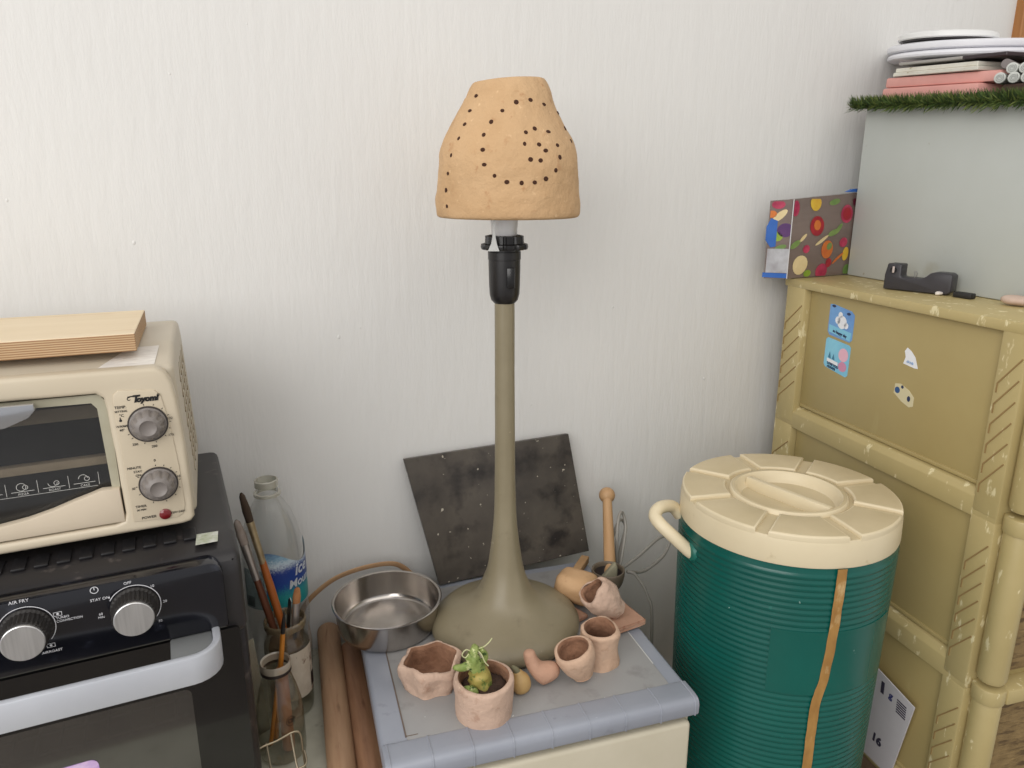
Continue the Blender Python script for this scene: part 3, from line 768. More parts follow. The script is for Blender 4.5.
# broad ridges along the front edge, separated by shallow grooves
rd = []
n_ = 8
def edge_prof(e):
    return [(-0.0022 - e, HT - 0.0225), (-0.0026 - e, HT - 0.009), (-0.001 - e * .7, HT - 0.0035 + e * .5), (0.003, HT - 0.0005 + e), (0.010, HT + 0.0003 + e), (0.033, HT + 0.0000 + e), (0.036, HT - 0.003), (0.01, HT - 0.02)]
rd.append(prism(edge_prof(0.0), 'x', 0.0004, W_ - 0.0004, 0.002, 2))
for i in range(n_ + 1):
    a = 0.006 + (W_ - 0.012) * i / n_
    rd.append(prism(edge_prof(0.0008), 'x', a - 0.0011, a + 0.0011, 0.0007, 2))
obj('edge_ridges', merge(*rd), m_greyb, lo)

# ------------------------------------------------------------------ steel pan
m_inox = M('stainless_steel', (196, 190, 184), (176, 170, 164), scale=40, rough=0.22, metal=1.0, stretch=(1, 1, 0.2))
pan = lathe([(0.0, 0.0), (0.061, 0.0), (0.065, 0.003), (0.0675, 0.010), (0.0715, 0.040), (0.0738, 0.0412), (0.0742, 0.0428), (0.0728, 0.0436), (0.0704, 0.0425), (0.0665, 0.011), (0.064, 0.0045), (0.060, 0.003), (0.0, 0.003)], 72)
tag(obj('baking_pan', pan, m_inox, None, (0.2245, 0.8845, 0.9497), angle=50), 'round stainless steel cake pan at the left back of the grey lid', 'pan')

# ------------------------------------------------------------------ lamp
LX, LY = 0.3705, 0.816
LZ = 0.9497
la = thing('table_lamp', 'tall table lamp with trumpet base and pierced clay shade', 'lamp', (LX, LY, LZ), (0, 0, R(-25)))
m_lamp = M('khaki_lamp_paint', (142, 132, 108), (128, 118, 94), scale=9, rough=0.42, spots=(106, 94, 72), sscale=24, sthr=(0.6, 0.85), spots2=(176, 166, 140), s2scale=90, s2thr=(0.72, 0.8))
bp = [(0.0, 0.0), (0.095, 0.0), (0.1005, 0.004), (0.1015, 0.009), (0.0985, 0.016), (0.090, 0.0235), (0.077, 0.030), (0.063, 0.0365), (0.052, 0.0425), (0.043, 0.050), (0.036, 0.0600), (0.030, 0.073), (0.025, 0.088), (0.0215, 0.105), (0.0182, 0.128), (0.0160, 0.152), (0.0145, 0.18), (0.0136, 0.21), (0.0130, 0.26), (0.0126, 0.32), (0.0122, 0.45), (0.0, 0.45)]
def smooth_prof(p, k=3):
    return [(q.x, q.y) for q in smooth_path([(a, b, 0) for a, b in p], k)]
obj('base_and_stem', lathe(bp[:1] + smooth_prof(bp[1:-1]) + bp[-1:], 72, wob=lambda a, r, z: (0.0012 * noise.noise(Vector((math.cos(a) * 2, math.sin(a) * 2, z * 20))) * min(1, r / 0.03), 0)), m_lamp, la, angle=60)
sk = obj('socket', lathe([(0.0, 0.448), (0.013, 0.448), (0.0165, 0.452), (0.0182, 0.459), (0.0188, 0.470), (0.0192, 0.492), (0.0192, 0.500), (0.0198, 0.5005), (0.0198, 0.5095), (0.0190, 0.510), (0.0190, 0.524), (0.0, 0.524)], 48), M('black_bakelite', (30, 28, 28), rough=0.32), la)
def teeth(a, r, z):
    return (-0.0018 if (int(a / (2 * PI) * 96) % 8) < 2 and r > 0.02 else 0, 0)
obj('shade_ring', merge(lathe([(0.0188, 0.5125), (0.0275, 0.5125), (0.0285, 0.515), (0.0280, 0.5185), (0.0235, 0.5195), (0.0230, 0.528), (0.0188, 0.529)], 96, wob=teeth, close=True)), M('black_ring', (26, 25, 25), rough=0.35), sk)
obj('switch', box(0.003, 0.0125, -0.0222, -0.0165, 0.468, 0.492, 0.0012), M('black_switch', (20, 19, 19), rough=0.25), sk)
# small pale wire bracket standing on the ring
obj('shade_clip', prism([(-0.019, 0.5125), (-0.0055, 0.5125), (-0.0085, 0.521), (-0.0105, 0.533), (-0.0106, 0.578), (-0.0125, 0.578), (-0.0128, 0.533), (-0.0150, 0.521)], 'y', -0.0300, -0.0284), M('clip_aluminium', (196, 196, 192), rough=0.35, metal=0.5), la)
blb = obj('bulb', lathe([(0.0, 0.524), (0.0135, 0.524), (0.0150, 0.527), (0.0158, 0.540), (0.0172, 0.556), (0.0185, 0.575), (0.0290, 0.600), (0.0300, 0.620), (0.0230, 0.640), (0.0, 0.648)], 40), M('white_bulb_plastic', (232, 232, 232), rough=0.3), la)
obj('bulb_print', box(0.001, 0.009, -0.0171, -0.0160, 0.5485, 0.5492), M('grey_ink', (120, 120, 124), rough=0.6), blb, angle=0)
# hand-built clay shade (hollow, open at the bottom, its finger-sized holes are solid plugs painted shadow-dark)
m_clay_shade = M('buff_clay_shade', (201, 167, 127), (187, 151, 110), scale=14, rough=0.85, bump=1.0, bscale=70, spots=(168, 122, 82), sscale=70, sthr=(0.62, 0.8), spots2=(222, 188, 146), s2scale=120, s2thr=(0.66, 0.8))
sp0 = [(0.0800, 0.5500), (0.0838, 0.5535), (0.0843, 0.57), (0.0832, 0.582), (0.0822, 0.60), (0.0812, 0.612), (0.0790, 0.6235), (0.0745, 0.635), (0.0655, 0.6505), (0.0548, 0.669), (0.0466, 0.688), (0.0425, 0.6960), (0.0375, 0.7000), (0.02, 0.7010), (0.0, 0.7010)]
ins = [(max(r - 0.006, 0.0), z - (0.006 if z > 0.688 else 0.0)) for r, z in sp0[::-1]]
ins[-1] = (0.0765, 0.5500)
def lump(a, r, z):
    k = 0.0024 * noise.noise(Vector((math.cos(a) * 1.6, math.sin(a) * 1.6, z * 22))) + 0.0012 * noise.noise(Vector((math.cos(a) * 6, math.sin(a) * 6, z * 70)))
    top = 0.0028 * math.cos(a - 0.3) if z > 0.684 and r < 0.07 else 0
    return (k * min(1, r / 0.03), top)
shade = obj('clay_shade', lathe(smooth_prof(sp0, 4)[:-1] + [(0.0, 0.7010)] + [(0.0, 0.6950)] + smooth_prof(ins, 3)[1:], 96, wob=lump), m_clay_shade, la, (0.005, 0, 0), angle=70)
holes = [(-135, 0.6804), (-137, 0.6648), (-136, 0.6504), (-136, 0.6354), (-140, 0.6179), (-143, 0.5989), (-146, 0.5811), (-145, 0.5637), (-81, 0.6721), (-63, 0.6751), (-44, 0.6714), (-16, 0.6646), (-96, 0.6632), (-106, 0.6516), (-111, 0.6382), (-110, 0.6228), (-108, 0.6076), (-100, 0.5962), (-91, 0.5898), (-80, 0.5889), (-70, 0.5894), (-61, 0.5932), (-52, 0.6021), (-47, 0.6156), (-47, 0.6281), (-53, 0.642), (-66, 0.6447), (-75, 0.6406), (-77, 0.6288), (-65, 0.6282), (-60, 0.6221), (-73, 0.6129), (-65, 0.6119), (-18, 0.6479), (-19, 0.6339)]
def shade_r(z):
    for (r0, z0), (r1, z1) in zip(sp0[1:], sp0[2:]):
        if z0 <= z <= z1:
            return r0 + (r1 - r0) * (z - z0) / (z1 - z0), (z1 - z0, r0 - r1)
    return 0.08, (1, 0)
hb = []
for ang_, z2 in holes:
    a = R(ang_)
    r, (nh, nv) = shade_r(z2)
    r += lump(a, r, z2)[0]
    nrm = Vector((math.cos(a) * nh, math.sin(a) * nh, nv)).normalized()
    bm = lathe([(0, -0.004), (0.0022, -0.0035), (0.0024, 0.0003), (0.0018, 0.0006), (0, 0.0007)], 10)
    hb.append(xf(bm, (r * math.cos(a), r * math.sin(a), z2), nrm.to_track_quat('Z', 'Y').to_euler(), (1 + random.uniform(-.15, .3), 1 + random.uniform(-.2, .2), 1)))
hm = merge(*hb)
hm2 = bmesh.new()
hm2.from_mesh(shade.data)
slot(hm, 1)
me_ = bpy.data.meshes.new('tmp')
hm.to_mesh(me_)
hm.free()
hm2.from_mesh(me_)
bpy.data.meshes.remove(me_)
hm2.to_mesh(shade.data)
hm2.free()
shade.data.materials.append(M('hole_shadow', (62, 34, 18), rough=0.95))

# ------------------------------------------------------------------ slate tile leaning on the wall
m_slate = M('dark_slate', (66, 61, 57), (98, 91, 82), scale=10, rough=0.42, spots=(48, 44, 42), sscale=16, sthr=(0.5, 0.66), spots2=(186, 178, 162), s2scale=110, s2thr=(0.685, 0.72))
ti = prism([(0.0, 0.0), (0.2605, 0.0), (0.2353, 0.2005), (-0.0382, 0.2005)], 'y', 0.0, 0.008, 0.0008, 1)
tag(obj('slate_tile', ti, m_slate, None, (0.3235, 0.9515, 0.9508), (R(-9.6), 0, R(-0.4)), angle=0), 'dark speckled stone tile leaning on the wall behind the lamp', 'tile')

# ------------------------------------------------------------------ clay pieces
m_clay = M('pink_buff_clay', (205, 176, 156), (189, 160, 140), scale=26, rough=0.9, bump=0.7, bscale=120, spots=(164, 126, 104), sscale=60, sthr=(0.6, 0.78), spots2=(218, 192, 170), s2scale=160, s2thr=(0.66, 0.76))
m_clay_l = M('light_buff_clay', (204, 173, 148), (188, 155, 130), scale=26, rough=0.9, bump=0.6, bscale=120, spots=(156, 118, 92), sscale=60, sthr=(0.6, 0.78))
m_clay_r = M('red_buff_clay', (192, 152, 128), (176, 136, 112), scale=22, rough=0.9, bump=0.6, bscale=100, spots=(150, 100, 78), sscale=60, sthr=(0.6, 0.78))
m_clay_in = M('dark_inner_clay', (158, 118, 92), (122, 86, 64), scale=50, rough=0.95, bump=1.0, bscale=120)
m_soil = M('potting_soil', (52, 36, 28), (74, 54, 42), scale=90, rough=1.0, bump=1.0, bscale=200)
TOPZ = 0.9494

def pot_profile(ro, h, th, ri=None, belly=0.0, foot=0.8):
    ri = ri if ri is not None else ro - th
    out = [(0.0, 0.0), (ro * foot * 0.9, 0.0), (ro * foot, 0.002), (ro * (foot + (1 - foot) * 0.5) + belly, h * 0.4), (ro + belly * 0.5, h * 0.75), (ro, h - th * 0.4), (ro - th * 0.3, h), (ro - th * 0.7, h + th * 0.05)]
    inn = [(ri, h - th * 0.3), (ri + belly * 0.4, h * 0.7), (ri * (foot + 0.1), h * 0.35), (ri * foot * 0.9, th * 1.1), (0.0, th)]
    return out, inn
def clay_pot(name, label, loc, rot, ro, h, th, m, seed, belly=0.0, foot=0.8, amt=0.0016, wavy=0.0015, wob=None):
    t = thing(name, label, 'clay pot', loc, rot)
    out, inn = pot_profile(ro, h, th, None, belly, foot)
    def wv(a, r, z):
        k = 1.0 if z > h * 0.5 else z / (h * 0.5)
        s = wavy * (math.sin(2 * a + seed) + 0.6 * math.sin(3 * a + seed * 2)) * k
        return ((wob(a, r, z) if wob else 0) * min(1.0, r / ro), s)
    so, si = smooth_prof(out, 4), smooth_prof(inn, 4)
    b = lathe([so[0]] + so[1:], 48, wob=wv)
    rough_up(b, amt, 60, seed)
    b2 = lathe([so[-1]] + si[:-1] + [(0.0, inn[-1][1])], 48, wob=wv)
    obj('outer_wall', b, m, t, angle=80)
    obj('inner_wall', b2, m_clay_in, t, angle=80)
    return t
def hexw(a, r, z):
    k = math.cos(PI / 6) / math.cos((a + 0.3) % (PI / 3) - PI / 6)
    return r * (k - 0.94) * 1.5
clay_pot('clay_bowl', 'six-sided pinkish clay bowl with rough brown inside, left of the planted pot', (0.2385, 0.7455, TOPZ), (0, 0, R(12)), 0.0375, 0.034, 0.0085, m_clay, 1, foot=0.86, amt=0.0022, wavy=0.0022, wob=hexw)
clay_pot('clay_planter', 'round pinkish clay pot with dark soil holding the green plant', (0.2775, 0.6715, TOPZ), (0, 0, 0), 0.0345, 0.0465, 0.0070, m_clay, 2, foot=0.94, amt=0.0009, wavy=0.0007)
tag(obj('soil', rough_up(xf(ball((0, 0, 0), 0.0262, (1, 1, 0.22), 4), (0.2775, 0.6715, TOPZ + 0.0325)), 0.0018, 190, 5), m_soil), 'dark potting soil filling the round planted clay pot', 'soil')['kind'] = 'stuff'
clay_pot('clay_cup', 'small egg-shaped clay cup tilted left, in front of the taller cup', (0.4105, 0.6735, TOPZ + 0.006), (R(6), R(-19), R(-25)), 0.0240, 0.042, 0.0062, m_clay_l, 3, belly=0.001, foot=0.55, amt=0.0010, wavy=0.001)
clay_pot('clay_cup', 'waisted upright clay cup with thick round rim behind the egg-shaped cup', (0.4465, 0.6980, TOPZ), (R(3), 0, 0), 0.0250, 0.0480, 0.0070, m_clay_l, 6, belly=-0.0015, foot=1.08, amt=0.0018, wavy=0.001)
clay_pot('clay_cup', 'rough pinkish clay cup leaning over with its mouth to the left, beside the clay slab', (0.5150, 0.7600, TOPZ + 0.0190), (R(14), R(-46), R(-34)), 0.0235, 0.050, 0.0085, m_clay, 9, foot=0.62, belly=0.003, amt=0.0028, wavy=0.003)

# plant: knobbly green succulent stump with curling shoots
pt = thing('potted_plant', 'knobbly green and yellow plant stump with curling shoots growing in the clay pot', 'plant', (0.2705, 0.6735, TOPZ + 0.036))
m_gr = M('plant_green', (108, 132, 60), (150, 160, 92), scale=70, rough=0.6, spots=(204, 206, 150), sscale=120, sthr=(0.58, 0.68), spots2=(60, 84, 36), s2scale=140, s2thr=(0.6, 0.66))
m_ye = M('plant_yellow', (176, 156, 84), (140, 138, 66), scale=80, rough=0.6, spots=(92, 110, 50), sscale=110, sthr=(0.55, 0.65))
stump = tube(smooth_path([(0.004, 0, -0.004), (0.003, 0, 0.008), (0.000, 0, 0.020), (-0.004, -0.001, 0.032), (-0.004, 0, 0.043), (0.001, 0.002, 0.049)], 5), [0.0135, 0.0138, 0.014, 0.0136, 0.013, 0.0128, 0.0124, 0.0118, 0.011, 0.0102, 0.0096, 0.009, 0.0086, 0.0083, 0.008, 0.0078, 0.0075, 0.0072, 0.007, 0.0067, 0.0063, 0.0058, 0.0052, 0.0046, 0.0038, 0.0028], 18)
rough_up(stump, 0.0032, 170, 3)
for f in stump.faces:
    f.material_index = 1 if f.calc_center_median().z < 0.022 else 0
obj('stump', stump, [m_gr, m_ye], pt, angle=70)
obj('side_branch', rough_up(tube(smooth_path([(-0.003, 0, 0.024), (-0.010, -0.001, 0.029), (-0.019, 0.0, 0.029), (-0.0275, 0.001, 0.031)], 5), [0.005] * 8 + [0.0048, 0.0046, 0.0044, 0.0042, 0.004, 0.0036, 0.003, 0.002], 12), 0.0012, 200, 2), m_gr, pt, angle=70)
obj('shoot', rough_up(tube(smooth_path([(0.003, 0, 0.030), (0.009, 0.0, 0.030), (0.0095, 0, 0.037), (0.004, 0, 0.046)], 5), 0.0034, 10), 0.0008, 200, 4), m_gr, pt, angle=70)
m_root = M('pale_tendril', (196, 196, 150), rough=0.6)
for p in ([(-0.006, 0, 0.045), (-0.013, 0, 0.050), (-0.018, 0, 0.045), (-0.014, 0, 0.040), (-0.010, 0, 0.044)], [(0.000, 0, 0.047), (0.008, 0, 0.0475), (0.015, 0.001, 0.0505), (0.019, 0.001, 0.055)], [(-0.001, -0.002, 0.048), (0.003, -0.006, 0.043), (0.006, -0.008, 0.034), (0.010, -0.009, 0.028)]):
    obj('tendril', tube(smooth_path(p, 5), 0.0007, 6), m_root, pt)
obj('offset_bud', rough_up(merge(ball((-0.0135, -0.012, 0.0045), 0.0075, (1.1, 1, 0.75), 3), ball((-0.0185, -0.008, 0.003), 0.0045, (1, 1, 0.8), 3)), 0.002, 210, 8), m_gr, pt, angle=70)

# small gourd, clay bird, lump, slabs, mortar, pestle
gd_ = thing('small_gourd', 'tiny yellow gourd with grey-green stalk between planter and clay bird', 'gourd', (0.3335, 0.6830, TOPZ), (R(-8), R(-14), 0))
obj('gourd_body', lathe(smooth_prof([(0.0, 0.0005), (0.006, 0.0005), (0.0108, 0.005), (0.0124, 0.012), (0.0112, 0.019), (0.0075, 0.0245), (0.0050, 0.0285), (0.0, 0.0295)], 4), 32), M('gourd_yellow', (190, 158, 104), (174, 140, 88), scale=24, rough=0.5, spots=(150, 120, 70), sscale=50, sthr=(0.62, 0.8)), gd_, angle=80)
obj('stalk', tube(smooth_path([(0, 0, 0.027), (-0.001, 0, 0.032), (-0.004, 0.001, 0.037)], 4), [0.005, 0.0048, 0.0044, 0.004, 0.0036, 0.0032, 0.0028, 0.0022, 0.0012], 12), M('gourd_stalk', (128, 124, 96), (96, 92, 66), scale=40, rough=0.7), gd_, angle=80)
def skin(name, pts, edges, rad, m, label, cat, loc, rot, sub=2):
    me = bpy.data.meshes.new(name)
    me.from_pydata(pts, edges, [])
    o = bpy.data.objects.new(name, me)
    C.objects.link(o)
    me.transform(Matrix.Scale(1.12, 4))
    o.modifiers.new('s', 'SKIN')
    for v, r in zip(me.skin_vertices[0].data, rad):
        v.radius = tuple(1.12 * q for q in (r if isinstance(r, tuple) else (r, r)))
    me.skin_vertices[0].data[0].use_root = True
    o.modifiers.new('d', 'SUBSURF').levels = sub
    o.modifiers['d'].render_levels = sub
    dg = bpy.context.evaluated_depsgraph_get()
    m2 = bpy.data.meshes.new_from_object(o.evaluated_get(dg))
    bpy.data.objects.remove(o)
    bm = bmesh.new()
    bm.from_mesh(m2)
    bpy.data.meshes.remove(m2)
    return tag(obj(name, bm, m, None, loc, rot, angle=80), label, cat)
skin('clay_bird', [(0.002, 0, 0.011), (0.012, 0, 0.0125), (0.027, 0, 0.0170), (-0.006, 0, 0.022), (-0.009, 0, 0.034), (-0.0095, 0, 0.041), (-0.003, 0, 0.0065), (0.015, 0, 0.0065)],
     [(0, 1), (1, 2), (0, 3), (3, 4), (4, 5), (0, 6), (1, 7)], [0.0150, 0.0130, (0.0085, 0.0115), 0.0100, 0.0072, 0.0072, 0.0125, 0.0115], m_clay_r,
     'little clay bird figure with upright head and stub tail in front of the lamp base', 'clay figure', (0.3560, 0.6900, TOPZ), (0, 0, R(-25)))
lp = rough_up(rbox(-0.030, 0.030, -0.023, 0.023, 0, 0.041, 0.015, 4, 12), 0.0022, 38, 4)
tag(obj('clay_lump', lp, M('ochre_clay', (198, 162, 122), (180, 142, 102), scale=20, rough=0.75, bump=0.3, bscale=80, spots=(160, 116, 74), sscale=50, sthr=(0.62, 0.8)), None, (0.4880, 0.8310, TOPZ + 0.0050), (R(4), R(8), R(-48)), angle=80), 'smooth rounded ochre clay block right behind the lamp base', 'clay block')
s1 = prism([(0.0, 0.0), (0.066, 0.010), (0.056, 0.084), (0.022, 0.098)], 'z', 0, 0.009, 0.0)
bmesh.ops.subdivide_edges(s1, edges=s1.edges[:], cuts=5, use_grid_fill=True)
bmesh.ops.bevel(s1, geom=[e for e in s1.edges if e.calc_face_angle(0) > 0.6], offset=0.002, segments=2, affect='EDGES')
rough_up(s1, 0.0010, 60, 6)
tag(obj('clay_slab', s1, m_clay_r, None, (0.4800, 0.7285, TOPZ + 0.0012), (0, 0, R(-4)), angle=50), 'flat reddish clay slab at the right back corner of the grey lid', 'clay slab')
s2 = prism([(0.0, 0.0), (0.040, 0.004), (0.036, 0.040), (0.004, 0.036)], 'z', 0, 0.006, 0.0015, 2)
tag(obj('clay_slab', rough_up(s2, 0.0006, 80, 3), m_clay_r, None, (0.4440, 0.7720, TOPZ + 0.0006), (0, 0, R(10)), angle=50), 'small clay slab lying flat between the lamp base and the ochre block', 'clay slab')
mo = thing('mortar_bowl', 'small dark stone bowl with pale rim behind the clay block', 'bowl', (0.5540, 0.8455, TOPZ + 0.0))
obj('bowl_wall', lathe(smooth_prof([(0.0, 0.0), (0.016, 0.0), (0.0215, 0.006), (0.0245, 0.018), (0.0250, 0.027), (0.0235, 0.0285), (0.0220, 0.026), (0.0200, 0.014), (0.012, 0.006), (0.0, 0.005)], 3), 40), M('bowl_stone', (118, 106, 90), (98, 88, 74), scale=40, rough=0.5), mo, angle=70)
obj('bowl_lining', lathe([(0.0, 0.0056), (0.0125, 0.0066), (0.0196, 0.0148), (0.0212, 0.022)], 36), M('bowl_dark', (52, 48, 48), rough=0.4), mo, angle=70)
s3 = prism([(-0.014, 0.0), (0.014, 0.002), (0.008, 0.027), (0.002, 0.034)], 'y', -0.005, 0.006, 0.0025, 2)
tag(obj('stone_chip', s3, M('grey_green_stone', (150, 144, 120), (112, 108, 90), scale=50, rough=0.8), None, (0.5490, 0.8395, TOPZ + 0.0095), (R(-16), R(20), R(-20)), angle=60), 'pointed grey-green stone chip lying in the small dark bowl', 'stone')
pe = thing('wooden_pestle', 'pale wooden stick with a ball end standing against the wall', 'pestle', (0.5640, 0.8540, TOPZ + 0.0075))
top = Vector((0.6192, 0.957, 1.041)) - Vector((0.5640, 0.8540, TOPZ + 0.0075))
dl = top.length
pe.rotation_euler = top.to_track_quat('Z', 'Y').to_euler()
m_pest = M('pestle_wood', (196, 158, 116), (180, 140, 98), scale=26, rough=0.5, stretch=(3, 3, 0.4))
obj('stick', lathe([(0, 0.001), (0.0085, 0.001), (0.0095, 0.006), (0.0092, 0.03), (0.0076, dl - 0.008), (0, dl - 0.006)], 20), m_pest, pe)
obj('ball_end', ball((0, 0, dl), 0.0132, (1, 1, 1), 4), m_pest, pe)
tag(obj('wood_chip', box(-0.024, 0.024, -0.0065, 0.0065, 0, 0.012, 0.0015), M('chip_wood', (186, 150, 108), (164, 126, 86), scale=40, rough=0.7), None, (0.5420, 0.9060, TOPZ + 0.0004), (0, 0, R(42))), 'small wooden offcut lying just in front of the stone tile', 'wood offcut')

# power cable, coiled behind the slab
m_cable = M('grey_cable', (150, 146, 138), rough=0.45)
loops = [(0.575, 0.868, 0.9515), (0.583, 0.880, 0.966), (0.597, 0.905, 0.985), (0.628, 0.930, 1.006), (0.641, 0.932, 0.990), (0.622, 0.915, 0.966), (0.603, 0.893, 0.950),
         (0.601, 0.895, 0.975), (0.612, 0.91, 1.018), (0.626, 0.921, 1.024), (0.628, 0.912, 1.000), (0.606, 0.888, 0.962), (0.600, 0.880, 0.950),
         (0.640, 0.890, 0.958), (0.690, 0.905, 0.972), (0.715, 0.908, 0.966), (0.694, 0.895, 0.945), (0.645, 0.880, 0.935), (0.607, 0.870, 0.948),
         (0.615, 0.860, 0.945), (0.628, 0.845, 0.915), (0.635, 0.838, 0.86), (0.638, 0.836, 0.6), (0.638, 0.836, 0.25), (0.644, 0.84, FLOOR + 0.012), (0.67, 0.88, FLOOR + 0.0022), (0.70, 0.95, FLOOR + 0.0022)]
tag(obj('power_cable', tube(smooth_path(loops, 7), 0.0026, 8), m_cable), 'thin grey power cable looped loosely behind the reddish slab', 'cable')

# ------------------------------------------------------------------ green drink cooler
CX, CY = 0.7297, 0.6823
ZB = 0.66
cl = thing('drink_cooler', 'big round green ribbed drink cooler with cream lid', 'cooler', (CX, CY, ZB))
m_green = M('cooler_green', (10, 92, 82), (8, 80, 72), scale=5, rough=0.27, spots=(30, 118, 104), sscale=50, sthr=(0.68, 0.85), spots2=(140, 176, 166), s2scale=70, s2thr=(0.76, 0.79))
m_lidc = M('cooler_cream', (222, 208, 176), (212, 197, 164), scale=6, rough=0.42, spots=(186, 168, 128), sscale=40, sthr=(0.68, 0.86))
pr_ = [(0.0, 0.0), (0.120, 0.0), (0.128, 0.004), (0.131, 0.012)]
z = 0.02
while z < 0.425:
    f = z / 0.44
    r = 0.133 + 0.0085 * f
    pr_ += [(r - 0.0014, z), (r, z + 0.0022), (r, z + 0.0050), (r - 0.0014, z + 0.0072)]
    z += 0.0082
pr_ += [(0.1395, 0.43), (0.1395, 0.442), (0.0, 0.442)]
obj('cooler_body', lathe(pr_, 128), m_green, cl, angle=50)
# smooth plain panel on the ribbed side (faces the front)
pp = bmesh.new()
gridv = []
za, zb_ = 0.262, 0.352
for j in range(9):
    row = []
    for i in range(25):
        a = R(-138 + (72.0) * i / 24)
        zz_ = za + (zb_ - za) * j / 8 
        r = 0.133 + 0.0085 * zz_ / 0.44 + 0.0012
        row.append(pp.verts.new((r * math.cos(a), r * math.sin(a), zz_)))
    gridv.append(row)
for j in range(8):
    for i in range(24):
        pp.faces.new((gridv[j][i], gridv[j][i + 1], gridv[j + 1][i + 1], gridv[j + 1][i]))
ext = bmesh.ops.extrude_face_region(pp, geom=pp.faces[:])
for v in [g for g in ext['geom'] if isinstance(g, bmesh.types.BMVert)]:
    v.co.x *= 0.97
    v.co.y *= 0.97
obj('plain_panel', finish(pp), m_green, cl, angle=50)
LB = 1.098 - ZB
lidp = [(0.0, LB + 0.001), (0.1405, LB), (0.1412, LB + 0.003), (0.1405, LB + 0.029), (0.1388, LB + 0.0350), (0.130, LB + 0.0360), (0.0765, LB + 0.0345), (0.0750, LB + 0.0390), (0.0735, LB + 0.0402), (0.0690, LB + 0.0402), (0.0670, LB + 0.0385), (0.0650, LB + 0.0310), (0.0600, LB + 0.0255), (0.040, LB + 0.0235), (0.0, LB + 0.0235)]
ld = [lathe(lidp, 96)]
for k in range(8):
    a0, a1 = -12 + 45 * k + 3.1, -12 + 45 * (k + 1) - 3.1
    pts = []
    ro_, ri_ = 0.1395, 0.0815
    for i in range(11):
        a = R(a0 + (a1 - a0) * i / 10)
        pts.append((ro_ * math.cos(a), ro_ * math.sin(a)))
    g = 1.9
    for i in range(11):
        a = R(a1 - g + (a0 - a1 + 2 * g) * i / 10)
        pts.append((ri_ * math.cos(a), ri_ * math.sin(a)))
    ld.append(prism(pts, 'z', LB + 0.027, LB + 0.0405, 0.0026, 3, capsonly=True))
lidm = merge(*ld)
lidm.normal_update()
for f in lidm.faces:
    c_ = f.calc_center_median()
    if f.normal.z > 0.985 and c_.z > LB + 0.020 and f.calc_area() > 2e-6:
        f.material_index = 1
obj('cooler_lid', lidm, [m_lidc, M('cooler_cream_worn', (206, 190, 156), (192, 176, 140), scale=12, rough=0.5)], cl, angle=40)
gb = [(-0.064, 0.0), (-0.058, 0.0)]
obj('lid_grip', xf(prism([(-0.0085, LB + 0.0225), (0.0085, LB + 0.0225), (0.0045, LB + 0.0385), (-0.0045, LB + 0.0385)], 'x', -0.0645, 0.0645, 0.0012, 2), rot=(0, 0, R(100))), m_lidc, cl, angle=40)
hn = smooth_path([(-0.1340, 0.0240, 0.4020), (-0.1400, 0.0265, 0.4065), (-0.1540, 0.0380, 0.4220), (-0.1665, 0.0540, 0.4370), (-0.1665, 0.0680, 0.4445), (-0.1530, 0.0760, 0.4500), (-0.1270, 0.0830, 0.4440), (-0.1150, 0.0800, 0.4300)], 6)
obj('carry_handle', tube(hn, 0.0088, 14), m_lidc, cl, angle=70)
obj('handle_boss', xf(lathe([(0.0, 0), (0.013, 0), (0.011, 0.004), (0, 0.005)], 24), (-0.1375, 0.022, 0.406), (0, R(-90), R(-9))), M('boss_green', (24, 104, 92), rough=0.4), cl)
tp_ = [(-107.9, 1.0985), (-107.8, 1.0564), (-108.2, 1.0017), (-109.7, 0.9453), (-112.2, 0.9092), (-112.4, 0.8645), (-112.2, 0.8172), (-112, 0.76)]
tb_ = bmesh.new()
rows = []
sm = smooth_path([(a, z - ZB, 0) for a, z in tp_], 8)
for i, q in enumerate(sm):
    rr = 0.133 + 0.0085 * q.y / 0.44 + 0.0017
    row = []
    for k in (-1, -0.5, 0, 0.5, 1):
        a = R(q.x) + k * 0.0062 / rr * (1 + 0.12 * noise.noise(Vector((i * 0.35, k, 2))))
        row.append(tb_.verts.new((rr * math.cos(a), rr * math.sin(a), q.y)))
    rows.append(row)
for A_, B_ in zip(rows, rows[1:]):
    for k in range(4):
        tb_.faces.new((A_[k], A_[k + 1], B_[k + 1], B_[k]))
obj('tape_strip', finish(tb_), M('brown_tape', (178, 136, 76), (148, 106, 54), scale=60, rough=0.45, stretch=(1, 1, 0.4), spots=(204, 176, 128), sscale=60, sthr=(0.55, 0.7), sstretch=(1, 1, 0.5)), cl, angle=60)
# low bench that carries the cooler
st = thing('low_bench', 'plain wooden bench under the green drink cooler', 'bench', (0.9787, 0.965, FLOOR), (0, 0, R(-99)))
m_stool = M('stool_wood', (96, 76, 54), (80, 62, 44), scale=12, rough=0.6)
obj('seat', box(0.12, 0.50, -0.305, -0.0065, ZB - FLOOR - 0.03, ZB - FLOOR, 0.003), m_stool, st)
for x_ in (0.15, 0.47):
    for y_ in (-0.28, -0.035):
        obj('leg', box(x_ - 0.018, x_ + 0.018, y_ - 0.018, y_ + 0.018, 0, ZB - FLOOR - 0.029, 0.003), m_stool, st)

